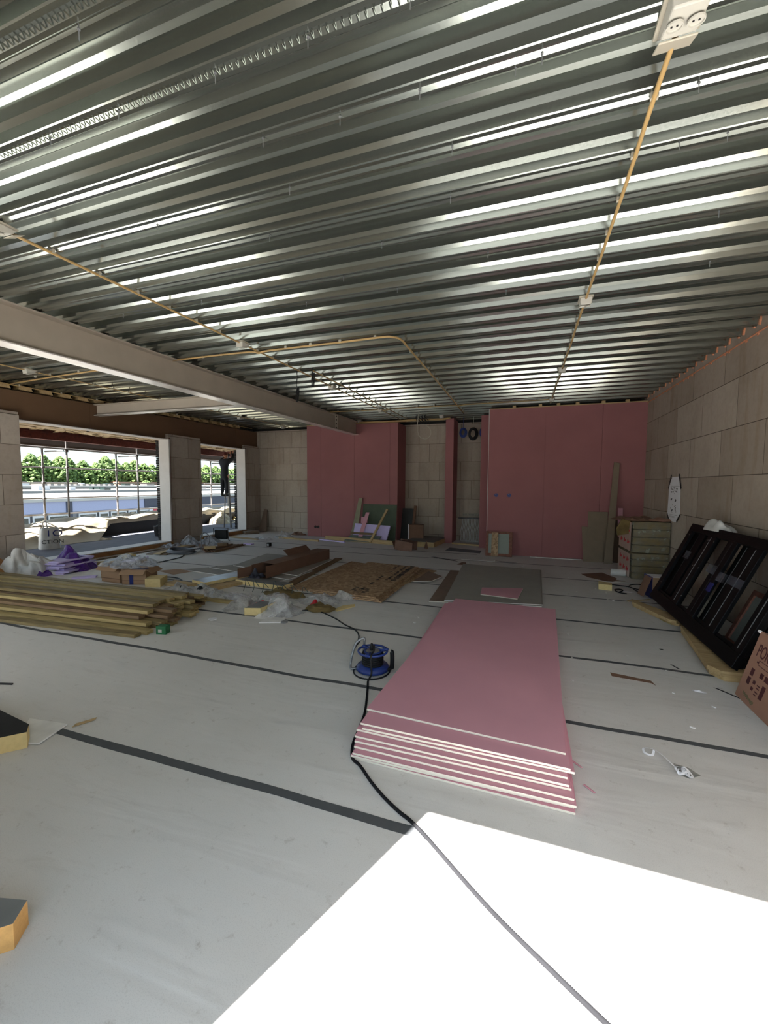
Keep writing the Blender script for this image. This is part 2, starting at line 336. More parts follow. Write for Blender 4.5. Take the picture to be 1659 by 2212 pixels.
# left wall: piers, header, curb, reveals
mb=MB()
for a,b in ((-.35,4.93),(8.2,9.3),(11.2,12.0)): mb.box(-8.92,-8.6,a,b,0,2.80); mb.box(-8.92,-8.62,a,b,2.80,2.86)
struct('wall_left',mb,WALL_L)
mb=MB()
for a,b in ((-.35,1.6),(1.603,3.95),(3.953,6.28),(6.283,8.8),(8.803,10.9),(10.903,12.0)):
    ha,hb=3.17+.016*a,3.17+.016*b
    mb.add([(-8.95,a,2.73),(-8.7,a,2.73),(-8.7,b,2.73),(-8.95,b,2.73),(-8.95,a,ha),(-8.7,a,ha),(-8.7,b,hb),(-8.95,b,hb)],[(0,3,2,1),(4,5,6,7),(0,1,5,4),(2,3,7,6),(3,0,4,7),(1,2,6,5)])
struct('wall_left_header',mb,HEAD)
struct('trim_6',MB().box(-8.99,-8.96,-.35,12.2,2.74,3.64),SHADY)
mb=MB()
for kk in range(-3,26):
    y=2.21+kk*PIT
    if 2<y<11.8: mb.prism([(y+.02,zc(y)-.055),(y+.25,zc(y)-.055),(y+.215,zc(y)+.02),(y+.05,zc(y)+.02)],-8.9,-8.71,frame((0,0,0),(0,1,0),(0,0,1),(1,0,0)))
struct('trim_7',mb,PINE)
struct('window_1',MB().box(-8.89,-8.56,8.16,8.2,.12,2.73).box(-8.9,-8.6,4.93,8.16,2.716,2.73),WHITEB)
struct('window_2',MB().box(-8.89,-8.56,11.16,11.2,.12,2.73).box(-8.9,-8.6,9.3,11.16,2.716,2.73),WHITEB)
struct('trim_8',MB().box(-8.60,-8.555,4.93,8.22,.0,.105).box(-8.60,-8.555,9.25,11.2,.0,.105),wood('osb_curb',(120,82,50),(166,124,80),rand=False,along=(3,1,5)))
struct('trim_9',MB().box(-8.95,-8.56,4.93,8.2,.106,.125).box(-8.95,-8.56,9.25,11.2,.106,.125),WHITEB)
struct('trim_10',MB().box(-8.585,-8.57,8.185,8.225,.11,2.75).box(-8.585,-8.57,11.185,11.225,.11,2.75),mat('dark_red_joint_foam',(86,34,28),.9))
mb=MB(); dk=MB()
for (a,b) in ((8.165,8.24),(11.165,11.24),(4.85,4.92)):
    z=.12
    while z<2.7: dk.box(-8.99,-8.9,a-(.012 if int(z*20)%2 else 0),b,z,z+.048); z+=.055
mb.box(-10.22,-10.05,-.4,14.5,2.565,3.45)
mb.box(-10.05,-10.03,-.4,14.5,2.70,2.77)
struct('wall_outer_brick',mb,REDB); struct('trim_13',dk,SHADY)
struct('roof_eave',MB().box(-11.8,-8.95,-4,16.5,3.45,3.62),SHADY)  # unseen overhang added to keep the sun off the terrace
mb=MB(); y=1.0
while y<14:
    for x in (-9.1,-9.4,-9.75):
        a=R.uniform(-.25,.25); mb.cbox(0,0,0,.5+R.uniform(-.05,.1),.10,.012,TR(x+R.uniform(-.1,.1),y,2.745+R.uniform(-.014,.014),R.uniform(-.16,.16),R.uniform(-.05,.05),1.57+a+R.choice((0,0,1.2))))
    y+=.13
struct('trim_11',mb,SLAT)
struct('trim_12',MB().box(-10.05,-8.95,-.4,14.5,2.775,2.80),SHADY)
# wall behind the camera with the tall opening the sun comes through
mb=MB().box(-8.95,-8.3,-.35,-.05,0,3.35).box(-4.8,-1.37,-.35,-.05,0,3.35).box(-8.3,-4.8,-.35,-.05,2.99,3.35).box(-1.37,2.65,-.35,-.05,2.99,3.35)  # unseen left opening added to brighten the left side of the room
struct('wall_front',mb,WALL_B)
struct('terrace_rear',MB().box(-9,8,-12,-.35,-.2,-.02),BITU)
struct('terrace',MB().box(-11.4,-8.9,-2,16,-.2,.12),TERR)
struct('wall_parapet',MB().box(-11.45,-11.15,-2,16,-.2,.50),SHADY)
struct('ground',MB().box(-260,60,-120,320,-7.2,-7.0),mat('yard_paving',(90,90,86),.9,var=.15,scale=.05))
# ================================================================== BUILDERS
def bar(name,p0,p1,wd,th,material,label=None,cat=None,group=None,parent=None,upv=(0,0,1),mis=0,bevel=.002,cut=0):
    """board whose bottom-centre line runs p0 -> p1; local x along the grain"""
    p0=Vector(p0);p1=Vector(p1);x=(p1-p0);L=x.length;x.normalize();z=Vector(upv);y=z.cross(x).normalized();z=x.cross(y)
    mb=MB(); mb.prism([(0,-wd/2),(L,-wd/2+0),(L-cut,wd/2),(cut*.3,wd/2)],0,th,None,mis)
    o=mb.build(name,material,parent,bevel=bevel); o.matrix_world=frame(p0,x,y,z)
    return tag(o,label,cat,group)
def slab(name,poly,th,material,M,label=None,cat=None,group=None,parent=None,mi=0,bevel=.0015):
    o=MB().prism(poly,0,th,None,mi).build(name,material,parent,bevel=bevel); o.matrix_world=M; return tag(o,label,cat,group)
def flat(name,pts,z,th,material,label=None,cat=None,group=None,mi=0,parent=None):
    cx=sum(p[0] for p in pts)/len(pts);cy=sum(p[1] for p in pts)/len(pts)
    area=sum(pts[i][0]*pts[(i+1)%len(pts)][1]-pts[(i+1)%len(pts)][0]*pts[i][1] for i in range(len(pts)))
    if area<0: pts=pts[::-1]
    return slab(name,[(x-cx,y-cy) for x,y in pts],th,material,TR(cx,cy,z),label,cat,group,parent,mi)
def lean(bl,br,h,top_off,th):
    """matrix for a board standing on edge: local x bottom edge, y up the board, z out of its face"""
    bl=Vector(bl);br=Vector(br);x=(br-bl).normalized();t=Vector(top_off); y=(t-x*t.dot(x)).normalized(); z=x.cross(y)
    return frame(bl,x,y,z)
def cable(name,pts,r,material,label,cat,group=None,parent=None,n=8,closed=False):
    o=MB().tube(bez(pts,n),r,8,closed).build(name,material,parent,smooth=True); return tag(o,label,cat,group)
# ================================================================== CEILING THINGS
b=empty('steel_beam',(-4.7,2,2.9)); tag(b,'long pale steel I-beam running to the pink wall under the deck','beam')
def sl(mb,x0,x1,z0,z1,ya=-.0,yb=11.19,top=False):
    s=.016; d=(yb-ya)*s
    mb.add([(x0,ya,z0+s*ya),(x1,ya,z0+s*ya),(x1,yb,z0+s*yb),(x0,yb,z0+s*yb),(x0,ya,z1+s*ya),(x1,ya,z1+s*ya),(x1,yb,z1+s*yb),(x0,yb,z1+s*yb)],[(0,3,2,1),(4,5,6,7),(0,1,5,4),(2,3,7,6),(3,0,4,7),(1,2,6,5)])
def ch(o,par): # parent keeping world place
    o.parent=par; o.matrix_parent_inverse=par.matrix_world.inverted() if False else Matrix.Translation(-par.location); return o
mb=MB(); sl(mb,-4.71,-4.69,2.875,3.235); ch(mb.build('web',STEEL),b)
mb=MB(); sl(mb,-4.8,-4.6,2.862,2.876); ch(mb.build('flange',FLANGE_LIT,bevel=.002),b)
mb=MB(); sl(mb,-4.8,-4.6,3.232,3.248); ch(mb.build('flange',STEEL),b)
mb=MB().box(-4.69,-4.61,9.78,9.80,3.03,3.40); ch(mb.build('end_plate',STEEL),b)
mb=MB()
for z in (3.07,3.17,3.27,3.36): mb.lathe([(.014,0),(.014,.01)],8,TR(-4.65,9.78,z,PI/2))
ch(mb.build('bolt',SHADY),b)
b=empty('cross_beam',(-6.7,6.35,3.03)); tag(b,'short white steel cross-beam from brown header to the long beam','beam')
ch(MB().box(-8.69,-4.82,6.43,6.445,3.045,3.25).build('web',STEEL),b); ch(MB().box(-8.69,-4.81,6.36,6.5,3.03,3.045).build('flange',FLANGE_LIT),b); ch(MB().box(-8.69,-4.81,6.36,6.5,3.25,3.262).build('flange',STEEL),b)
def conduit(pts,r,label,clip_ys=None,name='cable_conduit',group=None,material=None,axis='y'):
    rt_=empty(name,pts[0]); tag(rt_,label,'conduit',group)
    ch(MB().tube(bez(pts,3),r,8).build('tube',material or YEL,smooth=True),rt_)
    if clip_ys:
        for (x,y,z) in clip_ys:
            ch(MB().box(x-.016,x+.016,y-.01,y+.01,z-.004,z+.028).build('clip',CRM,bevel=.003),rt_)
    return rt_
def run(x,y0,y1,wob=.006): 
    return [(x+wob*mnoise.noise(Vector((y*2,x,0))),y,zc(y)-.02) for y in [y0+(y1-y0)*i/24 for i in range(25)]]
def clips(x,y0,y1,step=1):
    return [(x,2.165+k*PIT,zc(2.165+k*PIT)-.018) for k in range(-3,29,step) if y0<2.165+k*PIT<y1]
conduit(run(.487,1.88,9.75),.0105,'yellow conduit on the right, from the nearest socket box to the pink wall',clips(.487,1.95,9.6))
conduit(run(-3.31,1.9,11.1),.0105,'yellow conduit left of centre, from upper left socket box to back wall',clips(-3.31,2,11))
conduit(run(-3.10,5.67,11.1),.0105,'second yellow conduit close beside the left of centre one',clips(-3.10,5.7,11))
conduit(run(-7.22,3.2,11.8),.009,'yellow conduit over the window side, beyond the long beam',clips(-7.22,3.3,11.6,2))
conduit([(-8.5,4.78,zc(4.7)-.02),(-7.3,4.68,zc(4.6)-.02),(-6.3,4.63,zc(4.6)-.02),(-5.2,4.6,zc(4.6)-.02),(-4.4,4.58,zc(4.6)-.02),(-3.45,4.6,zc(4.6)-.02),(-3.3,4.62,zc(4.6)-.042),(-3.15,4.63,zc(4.6)-.02),(-2.1,4.63,zc(4.6)-.02),(-1.62,4.62,zc(4.6)-.02),(-1.5,4.66,zc(4.7)-.02),(-1.43,4.78,zc(4.8)-.02),(-1.43,5.2,zc(5.2)-.02),(-1.45,7.5,zc(7.5)-.02),(-1.5,10.6,zc(10.6)-.02)],.0125,'yellow conduit crossing the ribs then bending toward the back wall',[(x,4.62,zc(4.6)-.016) for x in (-7.6,-6.6,-5.6,-4.2,-3.9,-2.9,-2.55,-2.15,-1.7)]+clips(-1.45,5,10.5))
conduit([(-4.9,9.3,zc(9.3)-.02),(-3.4,9.36,zc(9.3)-.02),(-3.2,9.36,zc(9.3)-.045),(-2.9,9.36,zc(9.3)-.02),(-1.6,9.36,zc(9.3)-.02),(-1.45,9.36,zc(9.3)-.045),(-1.3,9.34,zc(9.3)-.02),(.3,9.3,zc(9.3)-.02),(.47,9.3,zc(9.3)-.02)],.011,'yellow conduit crossing near the pink wall, parallel to the ribs',[(x,9.34,zc(9.3)-.016) for x in (-4.4,-3.8,-2.4,-2.0,-.8,-.3,.2)])
conduit([(-8.5,y,zc(y)-.035) for y in (3.5,4.7,5.6,6.4)]+[(-8.52,y,zc(y)-.03) for y in (7.5,9,10.2,11.5)],.009,'thin yellow conduit along the top of the brown header',[(-8.5,y,zc(y)-.035) for y in (4.9,5.6,6.3,7.6,8.4,9.2,10,10.8)])
conduit([(x,10.95+.05*mnoise.noise(Vector((x,0,0))),3.36+.02*mnoise.noise(Vector((x*2,3,0)))) for x in (-4.5,-4,-3.4,-2.9,-2.4,-2.1,-1.9)],.024,'thick bundle of yellow conduits above the open niche')
def socket_box(x,y,label,first=None,sc_=1.):
    z=zc(y)
    if first is not None:
        c=copy_tree(first); c.location=(x,y,z); c['label']=label; return c
    rt_=empty('socket_box',(x,y,z)); tag(rt_,label,'socket box',group='socket boxes under the deck')
    MB().box(-.06,.06,-.10,.06,-.012,.0).build('base_plate',CRM,rt_,bevel=.003)
    hsg=MB().add([(-.05,-.09,-.012),(.05,-.09,-.012),(.05,.055,-.012),(-.05,.055,-.012),(-.045,-.085,-.075),(.045,-.085,-.075),(.045,.03,-.045),(-.045,.03,-.045)],[(0,3,2,1),(4,5,6,7),(0,1,5,4),(2,3,7,6),(3,0,4,7),(1,2,6,5)]).build('housing',WHT,rt_,bevel=.006)
    lid=MB().box(-.05,.05,-.005,.075,-.0,.006).build('lid',CRM,rt_,bevel=.002); lid.location=(0,.035,-.052); lid.rotation_euler=(.5,0,0)
    for sx in (-.026,.026):
        so_=MB().lathe([(.022,0),(.022,.006),(.019,.006),(.019,.001),(.004,.001),(.003,.0012)],20,None).build('socket',WHT,rt_); so_.matrix_local=TR(sx,-.03,-.070,PI+.2)
        h=MB()
        for q in (-.007,.007): h.lathe([(.0028,0),(.0028,.002)],8,TR(q,0,.0012))
        hh=h.build('socket_hole',SHADY,so_)
    return rt_
sb=socket_box(.487,1.83,'large white double socket box at the top right, nearest on the ceiling')
sb.scale=(1.25,1.25,1.1)
c=socket_box(.487,4.33,'white socket box on the right conduit, second from the camera',sb); c.scale=(1,1,1)
sb2=c
for x,y,l in ((.49,6.87,'white socket box on the right conduit, third from the camera'),(.485,9.30,'white socket box on the right conduit, the last before the pink wall'),(-3.31,1.86,'white socket box at the far left picture edge, on the deck'),(-3.31,4.33,'white socket box left of centre, where two yellow conduits cross'),(-3.31,6.81,'white socket box beside the hanging black flexes'),(-3.31,9.43,'small white socket box near the steel beam end, on the left conduit'),(-7.22,4.33,'white socket box beyond the beam above the large window opening'),(-7.3,9.36,'small white socket box under the far left deck by the narrow window'),(-7.36,11.55,'small white socket box above the far left block wall'),(-4.5,11.05,'small white socket box right above the left pink wall'),(-2.12,10.9,'small white socket box just above the pink column')):
    socket_box(x,y,l,sb2)
# hanging flexes
def hangflex(x,y,z0,z1,label,n=3,name='hanging_flex'):
    rt_=empty(name,(x,y,z0)); tag(rt_,label,'cable')
    ch(MB().tube(bez([(x,y,z0),(x+.01,y,z0-.12),(x-.005,y,z1+.22)],6),.006,6).build('lead',BLK,smooth=True),rt_)
    mb=MB()
    for i in range(n):
        a=i*.9; mb.tube(bez([(x+.02*math.cos(a)+.03*math.cos(t)*.6,y+.02*math.sin(a)+.02*math.sin(t),z1+.11+.11*math.sin(t)) for t in [q*PI/4 for q in range(9)]],3),.005,6)
    mb.cbox(x,y,z1+.12,.03,.02,.03); ch(mb.build('coil',BLK,smooth=True),rt_)
hangflex(-3.33,5.6,3.35,2.86,'long black flex hanging beside the conduit, left of the pair')
hangflex(-3.06,5.6,3.35,3.06,'short black coiled flex hanging right of the longer one')
rt_=empty('flex_bundle',(-2.75,10.75,3.4)); tag(rt_,'bundle of black looped flexes hanging above the niche','cable')
for i in range(4):
    x=-2.78+i*.08; ch(MB().tube(bez([(x,10.75,3.445),(x+.01,10.75,3.33),(x+.1,10.72,3.22),(x+.14,10.74,3.24),(x+.04,10.76,3.36),(x-.02,10.75,3.42)],6),.008,6).build('loop',BLK,smooth=True),rt_)
cable('looped_cable',[(-2.46,9.8,3.40),(-2.50,9.8,3.1),(-2.50,9.8,2.95),(-2.46,9.8,2.80),(-2.36,9.8,2.72),(-2.24,9.8,2.73),(-2.17,9.8,2.83),(-2.19,9.8,2.95),(-2.28,9.8,3.03),(-2.38,9.8,3.06),(-2.47,9.8,3.05)],.009,CRM,'white cable hanging in a round loop in front of the niche','cable')
# screws through the deck
first=None
SCR=((-1.61,1.18),(-2.24,1.48),(-1.79,1.48),(-.85,1.83),(.02,1.83),(-.08,1.85),(-1.32,2.16),(-1.7,2.52),(-1.46,3.21),(-1.26,1.82),(-1.25,1.48),(-2.33,2.18),(.65,2.17),(-.39,2.17),(.88,2.51),(-.46,2.53),(-.3,3.22),(.68,2.5),(-.47,1.82),(-2.91,3.2),(-.42,1.48),(-.82,1.48),(-1.1,3.55),(-.2,3.9),(-1.0,2.85),(1.1,3.2),(1.3,3.9),(-2.0,3.55),(-3.9,3.2),(-3.8,2.5))
ROWS=[1.18,1.48,1.83,2.17,2.52,2.85,3.2,3.55,3.9]
def screw_label(x,y):
    k=min(range(9),key=lambda i:abs(ROWS[i]-y)); same=sorted(p[0] for p in SCR if min(range(9),key=lambda i:abs(ROWS[i]-p[1]))==k); n=same.index(x)
    return 'screw point under the deck, %s rib row from top, %s'%(ORD[k],'the only one' if len(same)==1 else 'leftmost' if n==0 else ORD[n]+' from the left')
for x,y in SCR:
    if first is None:
        first=MB().lathe([(.0022,.02),(.0022,-.035),(.0005,-.042)],6).lathe([(.006,.001),(.006,-.002)],8).build('deck_screw',GAL)
        tag(first,screw_label(x,y),'screw','screws poking through the deck'); first.location=(x,y,zc(y)); continue
    c=first.copy(); COL.objects.link(c); c.location=(x,y,zc(y)+.002); c['label']=screw_label(x,y)
# ================================================================== PINK STACK
rows=[(-.925,2.425,.243,2.350,5.24),(-.917,2.285,.262,2.245,5.22),(-.904,2.263,.289,2.243,5.20),(-.920,2.249,.232,2.225,5.20),(-.912,2.215,.236,2.178,5.19),(-.895,2.195,.239,2.170,5.18),(-.879,2.150,.240,2.138,5.16),(-.883,2.118,.259,2.104,5.14),(-.877,2.122,.235,2.110,5.13),(-.874,2.112,.239,2.102,5.12)]
proto=None
for i,(xl,yl,xr,yr,yf) in enumerate(rows):
    z=.0144*(9-i)+.001; a=math.atan2(yr-yl,xr-xl)
    if proto is None:
        mb=MB().box(0,1.19,0,2.82,0,.0125,None,[0,0,1,1,0,0]); proto=mb.build('plasterboard',[PINK,CORE],bevel=.0012); o=proto
    else: o=proto.copy(); COL.objects.link(o)
    mid=((xl+xr)/2,(yl+yr)/2); a=a*.55+.012*((i%3)-1)
    o.location=(mid[0]-.595*math.cos(a),mid[1]-.595*math.sin(a),z); o.rotation_euler=(0,0,a)
    pos=('topmost' if i==0 else 'bottom' if i==9 else ORD[i]+' from the top')
    tag(o,'large pink plasterboard, %s of the stack on the floor'%pos,'plasterboard','pink plasterboards stacked on the floor')
for i,(x,y) in enumerate(((.32,2.52),(.36,2.33))):
    slab('board_scrap',[(0,0),(.06,-.03),(.065,-.022),(.006,.012)],.004,PINK,TR(x-.02,y,.002,0,0,-.3),('upper' if i==0 else 'lower')+' thin pink sliver sticking out right of the pink stack','scrap')
# ================================================================== GREY BOARDS BEHIND
gp=[(-1.10,8.2),(.33,8.12),(.26,5.72),(-.98,5.50)]
for i in range(3):
    dx=(.0,.012,-.015)[i]
    flat('grey_plasterboard',[(x+dx,y+(.0,.03,-.02)[i]) for x,y in gp],.001+i*.0135,.0125,[GREYB,GREYED],'grey plasterboard behind the pink stack, %s of three'%('lowest','middle','top')[i],'plasterboard','grey plasterboards behind the pink stack',mi=[0,0,1,1,1,1])
flat('board_offcut',[(-.569,6.284),(.022,6.443),(-.048,5.829),(-.551,5.898)],.043,.0125,[PINK,CORE],'pink plasterboard offcut lying on top of the grey boards','plasterboard',mi=[0,0,1,1,1,1])
flat('brown_board',[(-1.27,7.6),(-.985,7.62),(-.94,5.50),(-1.20,5.45)],.001,.014,[BRN,CORE],'narrow brown board lying left of the grey plasterboards','board',mi=[0,0,1,1,0,0])
flat('board_offcut',[(-1.62,7.28),(-1.30,6.95),(-1.40,6.55),(-1.68,6.42)],.02,.0125,[BRN,CORE],'small brown-faced offcut with a white edge beside the OSB','offcut',mi=[0,0,1,1,1,1])
# ================================================================== OSB SHEETS
q=[(-2.888,7.53),(-1.832,7.384),(-1.873,5.17),(-2.962,5.249)]
offs=[((-.20,.0),.0),((.30,-.55),.0),((.13,-.12),.018),((.06,-.08),.036),((.0,0),.055)]
lb=['OSB sheet on the floor sticking out left of the pile','small OSB sheet on the floor sticking out right of the pile','large OSB sheet, lowest of the neat pile','large OSB sheet, middle of the neat pile','large OSB sheet with black stamps, top of the pile']
polys=[[(-3.35,7.75),(-2.9,7.6),(-2.75,5.4),(-3.38,5.35)],[(-1.95,7.6),(-1.50,7.45),(-1.78,6.28),(-2.1,6.3)],[(x+.10,y-.05) for x,y in q],[(x+.05,y-.03) for x,y in q],q]
for i,pz in enumerate((.001,.001,.020,.0385,.057)):
    o=flat('osb_sheet',polys[i],pz,.017,OSB,lb[i],'OSB sheet','OSB sheets in the middle of the floor')
    if i==4:
        mb=MB(); rr=random.Random(3)
        for (x0,y0,ln,sp_) in ((.18,-1.0,2.1,.5),(.33,-.2,1.25,.9),(.44,-.15,1.25,1.)):
            y=y0
            while y<y0+ln:
                if rr.random()<sp_: mb.cbox(x0+rr.uniform(-.01,.01),y,.0176,(.07 if sp_>.95 else .035)+rr.random()*.02,rr.uniform(.03,.055),.0012)
                y+=.06
        for (x,y) in ((.1,-.95),(.28,-1.0)):
            for k_ in range(5): mb.cbox(x+rr.uniform(-.04,.04),y+k_*.05,.0174,rr.uniform(.04,.09),.03,.0008)
        mb.build('stamp_mark',INK,o)
for i,(x,y,r_) in enumerate(((-2.2,5.14,.3),(-2.55,5.16,.2),(-2.75,5.2,-.2))):
    pass
# ================================================================== LONG CARTON, PLANK AND SHEETS
fA=Vector((-4.15,5.72,.0)); fB=Vector((-3.98,7.72,0))
xx=(fB-fA).normalized(); yy=Vector((0,0,1)).cross(xx); M_=frame(fA+Vector((0,0,.045)),xx,yy,(0,0,1))
cb=empty('long_carton'); cb.matrix_world=M_; tag(cb,'long brown cardboard carton with an open flap and wrapped goods at its end','box')
mb=MB()
mb.box(0,2.0,-.155,-.150,0,.20).box(0,2.0,.150,.155,0,.20).box(0,2.0,-.15,.15,0,.005).box(.25,2.0,-.15,.15,.197,.202).box(1.995,2.0,-.15,.15,0,.2); mb.build('carton_body',CARD2,cb)
o=MB().box(0,.75,0,.15,0,.005).build('flap',CARD2,cb); o.matrix_local=TR(1.0,.152,.2,1.05-.35)
o=MB().box(0,.22,0,.3,0,.005).build('flap',CARD2,cb); o.matrix_local=TR(-.2,-.14,.0,0,.12)
o=MB().box(-.26,0,0,.005,0,.16).build('flap',CARD2,cb); o.matrix_local=TR(0,.152,.02,0,0,-.25)
mb=MB(); heap(mb,0,0,.13,.13,.22,11,res=18,f=9); o=mb.build('wrapped_contents',[mat('dark_foil_wrap',(72,74,88),.25,.5,var=.5,scale=14)],cb,smooth=False); o.matrix_local=TR(-.05,0,.02)
bar('wide_plank',(-3.48,5.60,.004),(-3.74,7.98,.004),.15,.018,LUM3,'wide brown plank lying slanted beside the long carton','plank',bevel=.001)
gs=[[(-5.98,5.93),(-5.35,6.55),(-3.60,6.35),(-3.80,5.60)],[(-5.6,6.20),(-5.2,6.75),(-3.6,6.6),(-3.66,5.85)],[(-5.25,6.45),(-5.45,7.82),(-3.75,7.7),(-3.65,6.1)]]
for i,p in enumerate(gs): flat('grey_plasterboard',p,.001+(.0,.014,.0275)[i] if i<2 else .001+.028,.0125,[GREYB,GREYED],'thin grey board under the long carton, '+('lowest and nearest','middle one','furthest back')[i],'plasterboard','grey boards under the long carton',mi=[0,0,1,1,1,1])
flat('insulation_board',[(-4.36,5.40),(-4.28,5.60),(-3.36,5.50),(-3.42,5.27)],.0,.07,[PIR,PIRG],'flat yellow insulation strip with grey top, before the long carton','insulation',mi=[0,1,0,0,0,0])
flat('insulation_board',[(-4.95,5.10),(-4.62,5.02),(-4.32,5.88),(-4.66,5.98)],.03,.05,[PIR,SILV],'silver-faced insulation panel behind the plastic heap','insulation',mi=[0,1,0,0,0,0])
flat('wood_offcut',[(-4.55,4.98),(-4.35,4.95),(-4.2,5.4),(-4.38,5.45)],.0,.045,PINE,'pale wood offcut right of the silver-faced panel','offcut')
flat('insulation_block',[(-5.50,4.72),(-5.28,4.80),(-5.40,5.05),(-5.66,4.97)],.0,.13,[PIR,PIR],'yellow insulation block beside the torn cardboard box','insulation')
flat('wood_offcut',[(-5.3,4.9),(-4.9,4.85),(-4.8,5.05),(-5.3,5.1)],.0,.05,PINE,'pale wood offcut behind the long timber pile','offcut')
flat('insulation_block',[(-3.19,4.10),(-3.00,4.16),(-2.98,4.46),(-3.19,4.42)],.0,.095,[PIR,PIRG],'yellow insulation block with grey top before the clear plastic','insulation',mi=[0,1,0,0,0,0])
flat('gypsum_offcut',[(-3.05,3.93),(-2.83,3.95),(-2.75,4.5),(-3.0,4.6)],.03,.012,[GREYED,GREYED],'white plaster sheet propped against the clear plastic','offcut').rotation_euler=(.22,0,.1)
flat('gypsum_offcut',[(-2.85,3.92),(-2.60,4.02),(-2.66,4.18),(-2.86,4.12)],.001,.012,[GREYED,SHADY],'small white plaster offcut lying before the clear plastic','offcut')
o=MB(); heap(o,-2.42,4.62,.20,.13,.09,21,rz=.2,res=18,f=3,amp=.3,peak=5); tag(o.build('stone_wool_piece',ROCK,smooth=True),'square olive stone wool piece at the end of the plastic','insulation')
o=MB(); heap(o,-3.25,5.05,.35,.12,.12,22,rz=-.1,res=20,f=3,amp=.3,peak=3); tag(o.build('stone_wool_piece',ROCK,smooth=True),'olive stone wool strip behind the clear plastic heap','insulation')
flat('foam_strip',[(-2.26,4.68),(-2.20,4.62),(-2.06,4.88),(-2.10,4.97),(-2.22,4.86)],.0,.012,PIR,'thin yellow foam strip on the floor right of the stone wool','foam')
tag(MB().lathe([(.045,0),(.045,.012),(.02,.014)],20,TR(-2.60,4.05,0)).build('round_disc',GAL,smooth=False),'small grey metal disc on the floor by the seam','disc')
tag(MB().lathe([(.05,0),(.05,.006)],20,TR(-3.45,3.86,0)).build('paper_disc',PAPER),'small white round scrap on the floor right of the green carton','scrap')
# clear plastic heap in the middle
for i,(cx,cy,rx,ry,h,rz,m_,l) in enumerate(((-4.85,4.78,.28,.18,.14,.1,FILMG,'small milky plastic tuft at the back end of the timber pile'),(-4.5,4.78,.34,.22,.17,-.1,FILMG,'milky plastic bag with black patches beside the timber pile'),(-4.1,4.62,.26,.25,.16,.5,FILMG,'crumpled milky plastic sheet before the silver-faced panel'),(-3.75,4.68,.32,.22,.15,.2,FILMW,'flat clear plastic film behind the white strip of sheet'),(-3.45,4.45,.12,.34,.20,-.25,FILMG,'narrow upright white strip of plastic sheet'),(-3.2,4.72,.36,.28,.19,0,FILMW,'broad clear plastic film with red print behind the yellow block'),(-2.83,4.35,.28,.27,.40,0,FILMW,'tall pointed hood of clear plastic film'),(-2.6,4.95,.30,.22,.19,.3,FILMW,'clear plastic film between the pointed hood and the OSB pile'),(-2.35,5.2,.26,.13,.14,.2,FILMG,'milky plastic tail lying against the OSB pile'))):
    mb=MB(); heap(mb,0,0,rx,ry,h,31+i,rz,0,30,7,.9,(.75 if i==6 else 1.3)); o=mb.build('plastic_film',m_,smooth=(i in (6,4))); o.location=(cx,cy,0); tag(o,l,'plastic film','plastic film heap in the middle of the floor')
    if i in (1,0):
        mb=MB(); heap(mb,.05,-.06,.07,.06,h*1.05,77+i,0,0,10,9,.6); o2=mb.build('black_patch',BLK,o)
    if i in (5,7):
        mb=MB(); heap(mb,.0 if i==5 else .03,-.24,.17 if i==5 else .07,.08,.15,87+i,0,0,12,9,.6); mb.build('red_print_patch',RED,o)
mb=MB()
for i in range(7):
    x=-3.9+i*.16; mb.tube(bez([(x,5.0,.02),(x+.03,5.0,.10),(x+R.uniform(-.08,.08),5.02,.16+R.uniform(-.03,.06)),(x+.12,5.0,.10)],5),.005,5)
tag(mb.build('strapping_tangle',mat('green_strap',(52,66,62),.5),smooth=True),'tangle of dark green strapping sticking up behind the clear film','strapping')
# ================================================================== TIMBER PILE
layers=[(3.14,4.36,13),(3.34,4.32,10),(3.42,4.25,9),(3.50,4.18,7),(3.62,4.10,5)]
for li,(ya,yb,n) in enumerate(layers):
    for j in range(n):
        y=ya+(yb-ya)*j/(n-1); ang=.085*(1-(y-3.1)/1.2)+R.uniform(-.006,.006)
        xe=(-3.78+.12*li*0+R.uniform(-.12,.10)-.04*max(0,(li-1))) - (.10 if j==0 and li>0 else 0)-.12*(li==4)
        if j>n-4 and li<3: xe-=.18
        L=4.6; z=.001+.0405*li
        y1=y+.012*R.uniform(-1,1)
        material=(LUM,LUM,LUM,LUM2,LUM3)[R.randrange(5)]
        if li==1 and j in(0,): material=LUM2
        if j==0: row='nearest the camera'
        elif j==n-1: row='furthest from the camera'
        else: row=ORD[j]+' from the near side'
        lay=('bottom','second','third','fourth','top')[li]
        bar('timber_plank',(xe-L*math.cos(ang),y1-L*math.sin(ang),z),(xe,y1,z),.088,.036,material,'treated timber plank in the %s layer of the long pile, %s'%(lay,row),'plank','treated timber planks in the long pile')
bar('timber_plank',(-6.6,4.47,.001),(-3.62,4.46,.001),.07,.04,LUM2,'pale timber plank sticking out past the far side of the pile','plank')
gb=MB().box(-.055,.055,-.04,.04,0,.085).build('green_carton',GREENBOX,bevel=.003); gb.matrix_world=TR(-3.62,3.31,0,0,0,.25); tag(gb,'small green screw carton at the near end of the timber pile','box')
MB().box(-.03,.01,-.0415,-.040,.02,.055).build('label_patch',WHT,gb)
